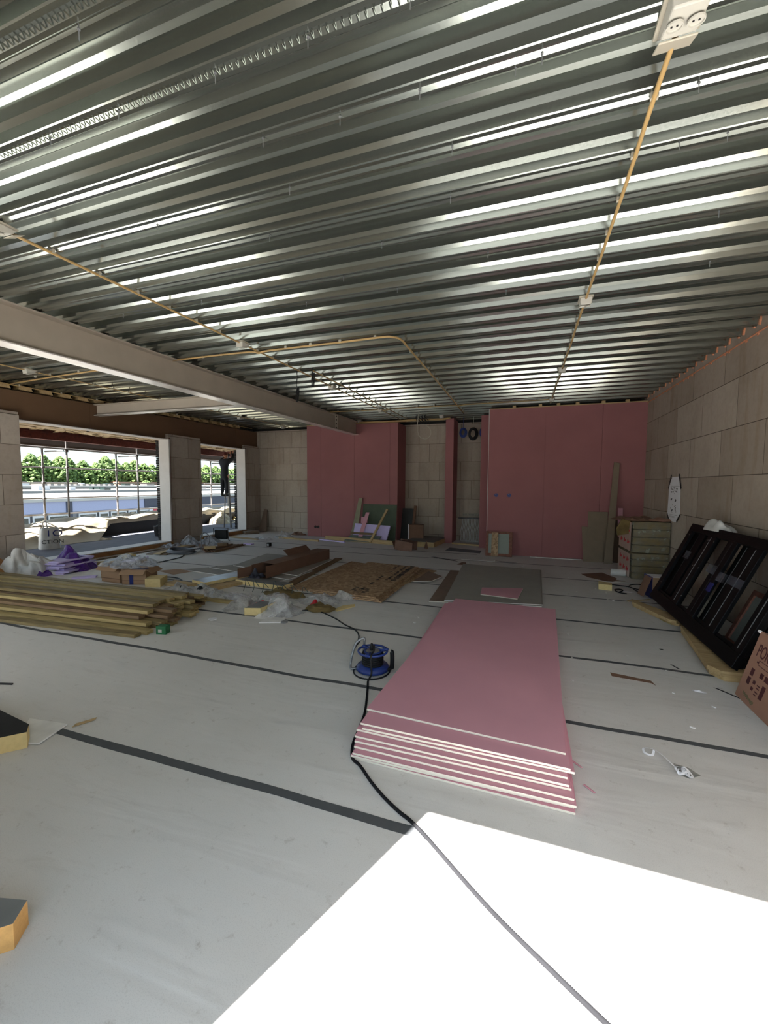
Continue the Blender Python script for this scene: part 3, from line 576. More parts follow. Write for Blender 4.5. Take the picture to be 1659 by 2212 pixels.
# ================================================================== RIGHT SIDE: WINDOW FRAMES
upv=Vector((.5,.15,.99)).normalized(); xv=Vector((0,-1,0)); zv=xv.cross(upv).normalized(); upv=zv.cross(xv).normalized()
W0=Vector((1.70,6.41,.085)); sh=.15/1.12
def wf(name,u0,u1,v0,v1,d0,d1,par,material=BLKF,bev=.004):
    o=MB().add([(u0-sh*v0,v0,d0),(u1-sh*v0,v0,d0),(u1-sh*v1,v1,d0),(u0-sh*v1,v1,d0),(u0-sh*v0,v0,d1),(u1-sh*v0,v0,d1),(u1-sh*v1,v1,d1),(u0-sh*v1,v1,d1)],[(0,3,2,1),(4,5,6,7),(0,1,5,4),(2,3,7,6),(3,0,4,7),(1,2,6,5)]).build(name,material,par,bevel=bev); return o
MW=frame(W0,xv,upv,zv)
specs=[('black window frame leaning on the right wall, frontmost of three',0,2.36,1.12,0,[(0,.13),(.62,.84),(1.14,1.34),(1.60,1.84),(2.21,2.36)]),
       ('black window frame leaning on the right wall, middle of three',.05,2.30,1.13,-.058,[(.05,.40),(1.33,1.52),(1.52,1.66),(2.22,2.30)]),
       ('black window frame leaning on the right wall, rearmost of three',.12,2.28,1.14,-.116,[(.12,.22),(.36,.58),(1.44,1.58),(2.24,2.28)])]
for i,(l,u0,u1,hh,dz,st) in enumerate(specs):
    rt_=empty('window_frame'); rt_.matrix_world=MW@Matrix.Translation((0,0,dz)); tag(rt_,l,'window frame','black window frames leaning on the right wall')
    wf('bottom_rail',u0,u1,.0,.13 if i==0 else .09,0,.052,rt_); wf('top_rail',u0,u1,hh-.10,hh,0,.052,rt_)
    if i==0: wf('rail_lip',u0+.13,u1-.13,.13,.16,.01,.03,rt_)
    for a,b_ in st:
        o=wf('stile',a,b_,.09,hh-.08,.012,.048,rt_)
        if b_-a>.13: wf('groove',a+(b_-a)*.5-.004,a+(b_-a)*.5+.004,.16,hh-.12,.047,.051,o,SHADY if (i+int(a*10))%2 else GAL,0)
    if i==1:
        wf('weather_strip',.600,.606,.13,1.03,.05,.060,rt_,GAL,0); wf('weather_strip',1.655,1.661,.13,1.03,.05,.060,rt_,GAL,0)
    if i==0:
        for (a,b_,c_,d_) in ((.30,.46,.66,.76),(1.05,1.24,.62,.72),(1.34,1.52,.58,.68),(1.55,1.85,.60,.69)):
            wf('tape_patch',a,b_,c_,d_,.0505,.0525,rt_,FILMT,0)
        wf('blue_label',1.28,1.38,.44,.54,.0505,.0525,rt_,NAVY,0)
        mb=MB()
        for u in (.10,.69,.85):
            for v in (.25,.62,.96): mb.lathe([(.005,0),(.004,.002)],8,TR(u-sh*v,v,.050))
        mb.build('screw_cap',WHT,rt_)
def flatb(name,pts,z,th,material,label,cat): return flat(name,pts,z,th,material,label,cat)
for i,(z,dx) in enumerate(((.001,0),(.032,-.03))):
    flat('wood_batten',[(1.44+dx*.3,6.35),(1.41+dx*.3,6.17),(1.655+dx,5.50),(1.72+dx,5.45),(1.84,5.55)],z,.03,PINE,'pale wood piece under the far end of the window frames, %s of two'%('lower','upper')[i],'wood','wood pieces under the window frames')
flat('wood_batten',[(1.53,5.95),(1.55,5.92),(1.66,5.48),(1.60,5.62)],.0,.012,LUM2,'thin pale splinter beside the wood pieces under the frames','wood')
for i,(z,o_) in enumerate(((.001,0),(.042,.02))):
    flat('wood_batten',[(1.665-o_*.3,5.22),(1.60-o_,4.60),(1.54-o_,4.14),(1.60-o_,4.02),(1.95,4.04),(2.30,4.06),(2.30,4.22),(1.78,4.25),(1.86,5.22)],z,.04,PINE,'angled pale wood board under the near end of the frames, %s of two'%('lower','upper')[i],'wood','angled wood boards under the window frames')
# honeycomb panels with brown rims
def honey(label,M,w_,h_,offcut=False):
    rt_=empty('honeycomb_panel'); rt_.matrix_world=M; tag(rt_,label,'panel')
    for n_,(a,b_,c_,d_) in (('rim',(0,w_,0,.06)),('rim',(0,w_,h_-.05,h_)),('rim',(0,.055,.06,h_-.05)),('rim',(w_-.07,w_,.06,h_-.05))): MB().box(a,b_,c_,d_,0,.05).build(n_,mat_rim,rt_,bevel=.002)
    MB().box(.05,w_-.065,.055,h_-.045,.005,.032).build('honeycomb_core',mat_core,rt_)
    return rt_
mat_rim=mat('reddish_rim_board',(126,84,70),.85,var=.25,scale=18); mat_core=mat('grey_honeycomb',(142,148,140),.8,var=.14,scale=60,stretch=(1,5,1))
p_=honey('brown-rimmed grey honeycomb panel behind the window frames',lean((2.02,5.05,.0),(2.02,4.12,.0),.62,(.24,0,.56),.05),.93,.60)
p_=honey('small brown-rimmed grey panel leaning on the right pink wall, OSB strip on it',lean((-.80,9.55,.0),(-.225,9.55,.0),.56,(0,.13,.55),.05),.575,.56)
slab('osb_strip',[(0,0),(.145,0),(.145,.545),(0,.545)],.012,OSB,lean((-.675,9.495,.0),(-.5,9.495,.0),.5,(0,.13,.55),.012),'narrow OSB strip leaning on the small grey panel','OSB strip')
# rolled white fleece and white block behind the frames
mb=MB(); heap(mb,0,0,.12,.30,.15,51,0,0,26,6,.7,3); o=mb.build('fleece_bundle',TARP,smooth=True); o.location=(2.235,5.95,1.075); tag(o,'white crumpled fleece bundle wedged on top of the window frames','fleece')
mb=MB(); heap(mb,0,0,.13,.24,.28,52,0,0,26,5,.7,4); o=mb.build('fleece_bundle',TARP,smooth=True); o.location=(2.16,5.98,0.0); tag(o,'white fleece bundle on the floor behind the window frames','fleece')
bar('wood_batten',(2.05,4.55,.0),(2.28,4.50,.0),.22,.09,PINE,'pale wood block on the floor behind the window frames','wood')
# box with printed face
rt_=empty('printed_carton'); xa=Vector((0,-1,0)); ya=Vector((.135,0,.5)).normalized(); za=xa.cross(ya)
rt_.matrix_world=frame((1.585,3.80,.0),xa,ya,za); tag(rt_,'brown printed carton leaning on the window frames at the right edge','box')
MB().box(0,1.1,0,.53,-.22,0).build('carton_body',CARDK,rt_,bevel=.003)
MB().box(0,1.1,.515,.535,-.012,.012).build('flap',CARDK,rt_,bevel=.002)
MB().cbox(0.015,.528,.012,.03,.018,.012).build('torn_edge',PAPER,rt_)
text('PORC',.135,MARO,rt_,TR(.055,.355,.001),xs=.62)
mb=MB()
for (a,b_,c_,d_) in ((.075,.115,.205,.26),(.07,.11,.135,.19),(.145,.175,.165,.19),(.145,.175,.115,.14),(.19,.23,.23,.27),(.25,.40,.23,.27),(.20,.24,.17,.178),(.20,.24,.15,.158),(.20,.24,.12,.128),(.20,.23,.10,.108),(.26,.30,.10,.20)): mb.box(a,b_,c_,d_,.0003,.0012)
mb.box(.12,.40,.30,.304,.0003,.0012).box(.12,.40,.335,.339,.0003,.0012).box(.12,.124,.30,.339,.0003,.0012).box(.10,.12,.312,.325,.0003,.0012)
mb.build('printed_mark',MARO,rt_)
mb=MB()
for i in range(14): mb.cbox(.09+i*.011,.065-.002*i+R.uniform(-.004,.004),.0008,.006,R.uniform(.01,.03),.0008)
mb.build('green_handwriting',mat('green_marker',(98,104,68),.8),rt_)
# poster on the right wall
rt_=empty('wall_poster'); rt_.matrix_world=frame((2.346,8.26,1.02),(0,-1,0),(0,0,1),(-1,0,0)); tag(rt_,'long white poster with cut corners taped to the right wall','poster')
MB().prism([(.12,0),(.46,0),(.60,.13),(.56,.60),(.48,.74),(.16,.74),(.03,.60),(.0,.13)],0,.003).build('sheet',PAPER,rt_)
mb=MB(); mb.box(.10,.52,.585,.588,.003,.0036).box(.10,.50,.11,.113,.003,.0036).box(.10,.42,.085,.088,.003,.0036).box(.10,.36,.07,.073,.003,.0036)
rr=random.Random(5)
for (x0,x1,y0,y1) in ((.13,.20,.47,.56),(.25,.32,.46,.57),(.36,.43,.48,.56),(.14,.20,.33,.38),(.34,.40,.33,.38),(.15,.24,.15,.28),(.33,.42,.15,.28)):
    for _ in range(12): mb.cbox(rr.uniform(x0,x1),rr.uniform(y0,y1),.0033,rr.uniform(.006,.03),rr.uniform(.005,.02),.0006)
mb.build('printed_mark',INK,rt_)
for (x,y,a) in ((.06,.66,1.1),(.54,.66,-1.1),(.06,.055,-.75),(.54,.07,.75)):
    o=MB().cbox(0,0,.006,.26 if y>.3 else .18,.035,.003).build('black_tape',BLK,rt_); o.matrix_local=TR(x,y,0,0,0,a)
# stone wool bales
def bale(z0,z1,label,flip):
    rt_=empty('insulation_bale',(1.78,8.0,z0)); rt_.rotation_euler=(0,0,.03); tag(rt_,label,'insulation bale','bales of stone wool in the corner')
    mb=MB(); h=z1-z0
    for i in range(4): mb.box(.01,.56,.01,.80,i*h/4+.004,(i+1)*h/4-.004)
    mb.build('wool_slab',ROCK,rt_,bevel=.012)
    mb=MB()
    def fn(u,v):
        P_=[(0,0),(.57,0),(.57,.82),(0,.82)]; t=u*4; i=int(t)%4; f_=t-int(t); a=P_[i];b2=P_[(i+1)%4]
        x=a[0]+(b2[0]-a[0])*f_; y=a[1]+(b2[1]-a[1])*f_; w_=.012*mnoise.noise(Vector((x*9,y*9,v*4+z0)))+.01*abs(mnoise.noise(Vector((x*20+v*10,y*20,v*9))))
        nx=(-1 if i==3 else 1 if i==1 else 0); ny=(-1 if i==0 else 1 if i==2 else 0); return (x+nx*(w_+.006),y+ny*(w_+.006),.004+v*(h-.008))
    mb.grid(fn,80,12,wrap=True); o=mb.build('shrink_film',FILMB2,rt_,smooth=True)
    o=MB().box(-.026,-.022,.02,.80,.02,h-.02).build('printed_film',mat('pale_printed_film'+str(flip),(176,150,138),.35,var=.12,scale=9),rt_)
    mb=MB()
    for j,y in enumerate((.1,.32,.55)): 
        for kz in (.25,.62): mb.prism([(0,0),(.13,.02),(.15,.06),(.09,.05),(.05,.09),(.02,.05)],0,.002,frame((-.027,y+.13,h*kz),(0,-1,0),(0,0,1),(-1,0,0)))
    mb.build('red_print',RED,rt_)
FILMB2=film('shrink_wrap_film',(206,206,190),.22,.15)
bale(.0,.455,'film wrapped stone wool bale on the floor, lower of the two',0); bale(.462,1.0,'film wrapped stone wool bale, upper of the two, cardboard on top',1)
for i,(p0,an,l,m_) in enumerate((((1.9,8.15,1.005),.3,'brown crumpled cardboard piece in the middle of the upper bale',CARD2),((2.18,8.12,1.012),-.25,'pale cardboard sheet hanging over the right edge of the bale',CARDK),((1.72,8.3,1.006),.1,'dark cardboard piece at the back left of the bale',CARD2),((2.0,8.5,1.015),.1,'brown cardboard sheet at the back of the bale',CARD))):
    mb=MB(); heap(mb,0,0,.22,.17,.10 if i==0 else .04,61+i,an,0,14,3,.4,2); o=mb.build('cardboard_piece',m_); o.location=p0; tag(o,l,'cardboard')
o=MB().prism([(0,0),(.18,.03),(.2,.26),(.06,.30),(-.02,.12)],0,.05).build('stone_wool_piece',ROCK,bevel=.01); o.matrix_world=frame((1.56,8.25,.70),(1,0,.05),(0,-.2,1),(0,-1,-.2)); o.location=(1.575,8.2,.74); tag(o,'torn stone wool slab hanging from the left side of the upper bale','insulation')
slab('board_offcut',[(0,0),(.09,0),(.09,1.15),(0,1.15)],.0125,PINK,lean((1.88,9.62,.0),(2.0,9.62,.0),1,(0,.16,1.1),.01),'narrow pink plasterboard offcut standing behind the bales','offcut')
# boards leaning on the right pink wall
slab('hardboard',[(0,0),(.37,0),(.40,.745),(-.03,.75)],.008,CARDT,lean((1.225,9.56,.0),(1.6,9.56,.0),1,(0,.2,.74),.01),'low beige board leaning on the right pink wall, front one','board')
slab('hardboard',[(0,0),(.38,0),(.38,1.06),(0,1.06)],.008,CARDT,lean((1.31,9.62,.0),(1.7,9.62,.0),1,(0,.14,1.05),.01),'taller beige board leaning behind the low one on the pink wall','board')
slab('hardboard',[(0,0),(.155,0),(.27,2.1),(.165,2.12)],.016,CARDT,lean((1.60,9.46,.0),(1.8,9.46,.0),1,(0,.30,2.1),.01),'tall narrow beige board leaning right up the pink wall','board')
slab('hardboard',[(0,0),(.16,0),(.16,.9),(0,.9)],.01,mat('dark_hardboard',(92,72,58),.85),lean((1.80,9.6,.0),(1.96,9.6,.0),1,(0,.16,.9),.01),'dark brown board standing behind the tall narrow board','board')
slab('plaster_strip',[(0,0),(1.05,0),(1.05,.05),(0,.05)],.0125,GREYED,TR(.16,9.68,.0,0,0,.02),'thin white plasterboard strip on the floor before the pink wall','strip')
# junk on the floor near the bales
flat('insulation_block',[(1.13,7.03),(1.31,6.99),(1.34,7.20),(1.16,7.24)],.0,.085,[PIR,PIR],'yellow insulation block on the floor left of the open box','insulation')
mb=MB().lathe([(.055,0),(.058,.01),(.058,.23),(.05,.24)],20,TR(1.52,8.28,.058,0,PI/2,-.25)); tag(mb.build('white_roll',TARP,smooth=False),'white roll lying at the foot of the bales','roll')
flat('cardboard_piece',[(1.02,8.15),(1.10,7.9),(1.41,7.615),(1.50,7.75),(1.56,7.97),(1.40,8.4)],.0,.006,CARD2,'flat reddish cardboard sheet on the floor by the bales','cardboard')
o=MB().prism([(0,0),(.25,.02),(.3,.05),(.05,.05)],0,.004).build('cardboard_piece',CARD2); o.matrix_world=TR(1.35,7.8,.006,.0,0,-.3); tag(o,'dark folded cardboard strip lying on the flat reddish sheet','cardboard')
rt_=empty('open_carton',(1.70,6.72,0),.12); tag(rt_,'open brown and blue box beside the far end of the frames','box')
MB().box(.06,.38,-.02,.24,0,.30).build('carton_body',[CARD],rt_,bevel=.003); MB().box(.055,.385,-.026,-.021,0,.11).build('blue_band',NAVY,rt_); MB().box(.07,.37,-.01,.23,.298,.306).build('white_contents',PAPER,rt_)
MB().box(.055,.06,-.03,.25,.0,.31).build('dark_side',NAVY,rt_)
o=MB().box(-.002,.002,-.02,.2,-.30,0).build('flap',CARD2,rt_); o.matrix_local=TR(.05,0,.30,0,.32)
mb=MB().box(.12,.22,-.0275,-.0268,.17,.185); mb.build('printed_mark',INK,rt_)
cable('black_cable',[(1.20,7.45,.008),(1.40,7.40,.008),(1.62,7.32,.008),(1.66,7.08,.008),(1.78,7.02,.008),(2.0,7.25,.008),(1.84,7.55,.008),(1.68,7.5,.008),(1.62,7.3,.01),(1.75,7.15,.012),(1.95,7.1,.012)],.008,BLK,'black cable looping on the floor behind the open box','cable')
cable('black_cable',[(1.40,6.92,.008),(1.46,7.0,.02),(1.42,7.06,.02),(1.35,7.0,.02),(1.38,6.9,.008),(1.48,6.84,.008)],.008,BLK,'short black cable curl on the floor right of the yellow block','cable')
flat('paper_scrap',[(1.42,6.98),(1.56,6.95),(1.62,7.02),(1.46,7.06)],.0,.002,PAPER,'small white sheet by the cables near the open box','paper')
bar('thin_lath',(1.25,7.62,.0),(1.80,7.62,.004),.02,.008,WHITEB,'thin white lath on the floor before the bales','lath')
bar('thin_lath',(1.40,6.42,.0),(1.72,6.62,.0),.03,.01,PINE,'thin pale lath before the wood pieces under the frames','lath')
flat('brown_strip',[(.74,3.88),(.74,3.81),(1.02,3.775),(1.045,3.74),(1.03,3.82)],.0,.003,CARD2,'brown cardboard strip lying on the floor right of the pink stack','strip')
o=MB(); heap(o,1.335,3.74,.05,.028,.018,71,0,0,14,8,.3); tag(o.build('paper_scrap',PAPER),'crumpled white paper near the window frame corner','paper')
flat('paper_scrap',[(1.47,3.86),(1.50,3.85),(1.62,3.70),(1.60,3.70)],.0,.002,INK,'thin dark strip on the floor by the printed carton','strip')
flat('tape_scrap',[(1.285,4.24),(1.30,4.24),(1.34,4.15),(1.32,4.16)],.0,.003,BLK,'small black tape scrap on the floor near the seam','scrap')
flat('tape_scrap',[(1.30,4.62),(1.33,4.62),(1.335,4.60),(1.31,4.6)],.0,.003,BLK,'tiny black tape scrap, the one further back near the frames','scrap')
# strap tangle
rt_=empty('white_strap',(.85,2.66,0)); tag(rt_,'tangled white strap on the floor right of the pink stack','strap')
mb=MB(); rr=random.Random(9)
def ribbon(mb,pts,w_):
    P_=bez(pts,8)
    for i in range(len(P_)-1):
        a,b2=P_[i],P_[i+1]; t=(b2-a); nrm=Vector((-t.y,t.x,0)).normalized()*w_/2; z=Vector((0,0,.0012)); lift=Vector((0,0,w_*.35))
        mb.add([a-nrm,b2-nrm,b2+nrm+lift,a+nrm+lift],[(0,1,2,3)])
ribbon(mb,[(.0,.0,.006),(-.03,.06,.015),(-.07,.11,.02),(-.12,.12,.012),(-.125,.08,.006),(-.09,.07,.006),(-.07,.11,.014)],.012)
for i in range(4):
    cx,cy=rr.uniform(.0,.06),rr.uniform(-.05,.01); r1,r2,a=rr.uniform(.025,.05),rr.uniform(.012,.03),rr.uniform(0,3)
    ribbon(mb,[(cx+r1*math.cos(q)*math.cos(a)-r2*math.sin(q)*math.sin(a),cy+r1*math.cos(q)*math.sin(a)+r2*math.sin(q)*math.cos(a),.006+.012*rr.random()) for q in [k*PI/4 for k in range(9)]],.01)
mb.build('ribbon',PAPER,rt_,solid=.0012)
flat('clear_sleeve',[(.86,2.70),(.93,2.68),(.97,2.63),(.90,2.58),(.85,2.60)],.0,.002,FILMB2,'crumpled clear plastic sleeve under the white strap','plastic film')
# ================================================================== CABLE REEL
rt_=empty('cable_reel',(-1.20,3.24,0)); tag(rt_,'blue cable reel with black flex standing on the floor left of the pink stack','cable reel')
MB().lathe([(.135,.012),(.145,.02),(.135,.045),(.085,.055),(.078,.06)],36).build('lower_flange',BLUE,rt_,smooth=True)
MB().lathe([(.084,.055),(.084,.165)],32).build('drum_core',BLK,rt_)
mb=MB()
for i in range(11): mb.tube([( (.086+.004*(i%2))*math.cos(t),(.086+.004*(i%2))*math.sin(t),.062+i*.0095) for t in [k*PI/14 for k in range(28)]],.0055,6,True)
mb.build('wound_flex',BLK,rt_,smooth=True)
mb=MB(); mb.tube([(.125*math.cos(t),.125*math.sin(t),.172) for t in [k*PI/20 for k in range(40)]],.010,8,True); mb.tube([(.07*math.cos(t),.07*math.sin(t),.170) for t in [k*PI/20 for k in range(40)]],.008,8,True)
for k_ in range(3): a=k_*2*PI/3+.5; mb.tube([(.06*math.cos(a),.06*math.sin(a),.17),(.125*math.cos(a),.125*math.sin(a),.172)],.014,8)
mb.lathe([(.062,.166),(.062,.17)],24); mb.build('upper_flange',BLUE,rt_,smooth=True)
mb=MB()
for k_ in range(3): a=k_*2*PI/3+.5; mb.lathe([(.02,.165),(.022,.182),(.012,.188)],14,TR(.118*math.cos(a),.118*math.sin(a),0))
mb.build('foot_knob',BLUE,rt_,smooth=True)
mb=MB().lathe([(.060,.168),(.058,.176),(.02,.178)],24); mb.build('socket_plate',GAL,rt_)
mb=MB().lathe([(.016,.175),(.018,.195),(.014,.215),(.009,.235)],14,TR(-.01,.0,0)); mb.build('plug',BLK,rt_,smooth=True)
mb=MB().tube(bez([(-.11,-.02,.012),(-.17,-.06,.012),(-.20,-.02,.03),(-.19,.0,.12),(-.175,.05,.20),(-.12,.09,.235),(-.115,.09,.19),(-.12,.10,.06),(-.08,.10,.02)],5),.011,8); mb.build('stand',GAL,rt_,smooth=True)
mb=MB().tube(bez([(.10,-.03,.02),(.14,.0,.025),(.165,.03,.035)],4),.014,8).tube(bez([(.165,.03,.03),(.168,.03,.10),(.165,.03,.165),(.155,.03,.175)],5),.019,10); mb.build('handle',BLK,rt_,smooth=True)
mb=MB().tube(bez([(.02,-.02,.235),(.03,-.05,.20),(.035,-.13,.185),(.04,-.15,.12),(.05,-.165,.05),(.04,-.22,.008)],6),.0075,8); mb.build('flex_lead',BLK,rt_,smooth=True)
mb=MB().tube([(.155*math.cos(t)+.0,.17*math.sin(t)-.02,.008) for t in [k*PI/20 for k in range(40)]],.0065,6,True); mb.build('loose_flex_loop',BLK,rt_,smooth=True)
cable('floor_flex',[(-1.16,3.02,.0075),(-1.10,2.85,.0075),(-1.02,2.60,.0075),(-.985,2.42,.0075),(-.96,2.25,.0075),(-.91,2.12,.0075),(-.84,2.07,.0075),(-.742,1.977,.0075),(-.64,1.895,.0075),(-.542,1.831,.0075),(-.42,1.76,.0085),(-.095,1.508,.0075),(.139,1.355,.0075),(.268,1.275,.0075),(.5,1.13,.0075),(1.2,.6,.0075),(1.5,-.2,.0075)],.0085,mat('dark_rubber',(30,30,32),.9,spec=.1),'black flex running from the reel across the sunlit floor','cable')
cable('floor_flex',[(-2.62,4.50,.0075),(-2.42,4.54,.0075),(-2.1,4.36,.0075),(-1.9,4.20,.0075),(-1.72,4.08,.0075),(-1.60,3.90,.0075),(-1.53,3.62,.0075),(-1.50,3.50,.012),(-1.46,3.42,.06),(-1.40,3.34,.15),(-1.36,3.33,.20)],.0075,BLK,'black flex running from the plastic heap to the blue reel','cable')
flat('teal_thread',[(.493,1.494),(.500,1.496),(.70,1.37),(.648,1.407)],.0,.002,mat('teal_line',(120,190,186),.8),'thin teal chalk line on the sunlit floor','thread')
# ================================================================== FOREGROUND LEFT
flat('insulation_board',[(-3.6,1.20),(-2.93,1.425),(-2.80,1.56),(-2.88,1.62),(-3.7,1.72)],.0,.10,[PIR,BITU],'thick yellow insulation board with black top at the left edge','insulation',mi=[0,1,0,0,0,0])
flat('gypsum_offcut',[(-2.93,1.56),(-2.765,1.60),(-2.815,1.80),(-3.12,1.76)],.0017,.010,[GREYED,GREYED],'white plasterboard offcut lying by the black-topped insulation','offcut').location.z=.0035
flat('wood_splinter',[(-2.78,1.83),(-2.76,1.79),(-2.70,1.90),(-2.72,1.93)],.003,.003,PINE,'thin pale splinter on the floor beside the plaster offcut','splinter')
flat('insulation_block',[(-1.95,.62),(-1.66,.79),(-1.615,.83),(-1.66,.90),(-2.05,.80)],.0,.095,[mat('orange_foam_block',(206,160,98),.9,var=.12,scale=30,bump=.3),PIRG],'orange foam block with grey top at the lower left edge','insulation',mi=[0,1,0,0,0,0])
bar('dark_rod',(-4.3,1.90,.0),(-3.80,2.04,.0),.014,.012,BLK,'thin black rod lying on the floor at the left edge','rod')
# ================================================================== LEFT SIDE THINGS
def carton(label,x,y,w_,d_,h_,rz,material,torn=False):
    rt_=empty('cardboard_box',(x,y,0),rz); tag(rt_,label,'box')
    mb=MB(); t=.006
    mb.box(0,w_,0,t,0,h_).box(0,w_,d_-t,d_,0,h_).box(0,t,0,d_,0,h_).box(w_-t,w_,0,d_,0,h_).box(0,w_,0,d_,0,t); mb.build('carton_body',material,rt_)
    for (m_,a) in ((TR(0,0,h_,-2.5),w_),(TR(w_,0,h_,0,0,PI/2)@TR(0,0,0,-2.6),d_)):
        o=MB().box(0,a,0,.11,0,.004).build('flap',material,rt_); o.matrix_local=m_
    MB().box(.0,w_,-.002,0,.06,.07).build('seam_line',CARD2,rt_)
    return rt_
carton('small cardboard box, leftmost of the three beside the purple bag',-6.72,4.93,.26,.28,.24,-.05,CARD)
carton('square cardboard box in the middle of the three under the plastic',-6.50,4.78,.42,.34,.27,-.03,CARD)
t_=carton('torn cardboard box with blue lining, right of the three boxes',-5.98,4.72,.38,.34,.24,.35,CARD)
MB().box(.12,.18,-.004,-.001,.0,.22).build('blue_lining',NAVY,t_); MB().box(.02,.36,.02,.32,.16,.2).build('blue_contents',NAVY,t_)
mb=MB(); heap(mb,0,0,.55,.36,.26,91,-.1,0,34,7,1.1,1.6); o=mb.build('plastic_sheet',FILMB,smooth=False); o.location=(-6.12,4.98,.27); tag(o,'large crumpled bluish plastic sheet lying over the cardboard boxes','plastic film')
for i in range(8):
    z=.005+i*.027
    p0=(-7.66+.04*math.sin(i*2.1)-.02*i,4.80+.05*(i%3)); 
    bar('foam_board',(p0[0]-.05+.05*math.sin(i*1.7),p0[1],z),(p0[0]-.28-.12*math.sin(i*2.3+1),p0[1]+.70,z),.36,.025,LILAC,'lilac foam board beside the purple bag, %s of the pile'%('bottom' if i==0 else 'topmost' if i==7 else ORD[i]+' from the floor'),'foam board','lilac foam boards beside the purple bag')
for cx,cy,rx,ry,h,sd,l in ((-8.12,4.70,.42,.24,.30,101,'purple plastic bag sagging left of the lilac boards'),(-7.98,5.30,.50,.32,.50,102,'purple plastic bag bulging behind the lilac boards')):
    mb=MB(); heap(mb,0,0,rx,ry,h,sd,.1,0,30,5,.9,1.6); o=mb.build('purple_bag',FILMP,smooth=True); o.location=(cx,cy,0); tag(o,l,'bag')
bar('foam_board',(-9.0,4.95,.0),(-8.3,5.45,.0),.16,.03,LILAC,'narrow lilac foam strip left of the purple bag','foam board')
bar('foam_board',(-7.65,5.75,.0),(-6.85,5.85,.16),.30,.03,LILAC,'lilac foam board tilted behind the cardboard boxes','foam board')
bar('foam_board',(-7.1,4.72,.0),(-6.85,4.95,.0),.12,.03,LILAC,'small lilac foam offcut before the leftmost cardboard box','foam board')
flat('white_sheet',[(-7.6,4.70),(-6.9,4.62),(-6.7,5.3),(-7.5,5.45)],.001,.004,GREYED,'white board lying on the floor right of the lilac boards','board')
mb=MB(); heap(mb,0,0,.62,.30,.72,111,1.15,0,46,5,2.4,.8); o=mb.build('white_tarp',TARP,smooth=True); o.location=(-8.1,4.62,0); tag(o,'crumpled white woven tarp draped against the left block pier','tarp')
mb=MB(); heap(mb,0,0,.28,.2,.14,112,0,0,20,7,1); o=mb.build('dark_plastic_pack',[mat('dark_glossy_film',(46,50,60),.2,.2,var=.6,scale=16)],smooth=False); o.location=(-7.95,4.15,.0); tag(o,'dark glossy wrapped pack under the white tarp at the left edge','pack')
bar('orange_board',(-8.28,4.22,.34),(-8.28,4.60,.0),.5,.02,wood('orange_ply',(170,112,58),(206,150,92)),'orange plywood board tilted against the left block pier','board',upv=(.5,.6,.6))
bar('wood_batten',(-7.9,5.55,.0),(-7.3,6.35,.0),.10,.08,PINE,'thick pale batten behind the purple bag','wood')
bar('wide_plank',(-8.45,5.25,.01),(-8.35,7.9,.01),.16,.02,CARDT,'grey-brown plank along the curb of the large opening','plank')
flat('insulation_block',[(-8.05,6.35),(-7.85,6.35),(-7.85,6.55),(-8.05,6.55)],.0,.09,PIR,'small yellow insulation block behind the purple bag','insulation')
flat('cardboard_piece',[(-6.3,5.7),(-5.8,5.55),(-5.7,5.9),(-6.1,5.95)],.0,.005,CARD,'thin brown cardboard sheet left of the long grey boards','cardboard')
# plastic heap at the middle pier with planks, coil and strips
for cx,cy,rx,ry,h,sd,l in ((-8.25,8.45,.36,.30,.42,121,'bluish plastic wrap heap against the middle block pier'),(-7.85,8.75,.42,.36,.36,122,'clear plastic wrap heap right of the bluish one at the pier'),(-8.35,7.95,.30,.30,.22,123,'small flattened plastic heap left of the others at the pier')):
    mb=MB(); heap(mb,0,0,rx,ry,h,sd,.2,0,30,9,1.3,1.1); o=mb.build('plastic_film',FILMB,smooth=False); o.location=(cx,cy,0); tag(o,l,'plastic film','plastic wrap heaps at the middle pier')
for i,(a,b2) in enumerate((((-7.95,6.95),(-8.45,8.6)),((-7.72,6.95),(-8.3,8.7)),((-7.60,7.02),(-8.0,8.3)),((-7.3,7.9),(-7.9,8.5)))):
    bar('wide_plank',(a[0],a[1],.001+.02*(i%2)),(b2[0],b2[1],.02),.15,.02,(LUM3,PINE,LUM3,CARD2)[i],('brown plank by the middle pier, leftmost of the fan','pale plank by the middle pier, second of the fan','brown plank by the middle pier, third of the fan','short reddish board behind the grey hose coil')[i],'plank')
mb=MB(); rr=random.Random(12)
for i in range(9):
    rx,ry=.34+rr.uniform(-.05,.04),.22+rr.uniform(-.04,.03); mb.tube([(rx*math.cos(t)+.02*math.sin(i),ry*math.sin(t)+.02*math.cos(i),.02+.009*i+.012*math.sin(2*t+i)) for t in [k*PI/14 for k in range(28)]],.013,6,True)
mb.tube(bez([(.2,.1,.08),(.1,.5,.06),(.05,.55,.30),(.12,.6,.42),(.25,.62,.30),(.22,.55,.1),(.0,.35,.04)],6),.012,6)
o=mb.build('hose_coil',mat('grey_hose',(96,98,104),.4),smooth=True); o.location=(-7.45,7.38,0); tag(o,'coil of dark grey hose lying before the middle pier','hose')
cable('floor_flex',[(-7.25,7.25,.01),(-7.0,6.9,.01),(-6.95,6.3,.01),(-6.85,5.85,.01),(-6.3,5.5,.01),(-5.95,5.35,.01),(-5.5,5.35,.01),(-5.1,5.1,.01)],.009,BLK,'thin black flex from the hose coil toward the timber pile','cable')
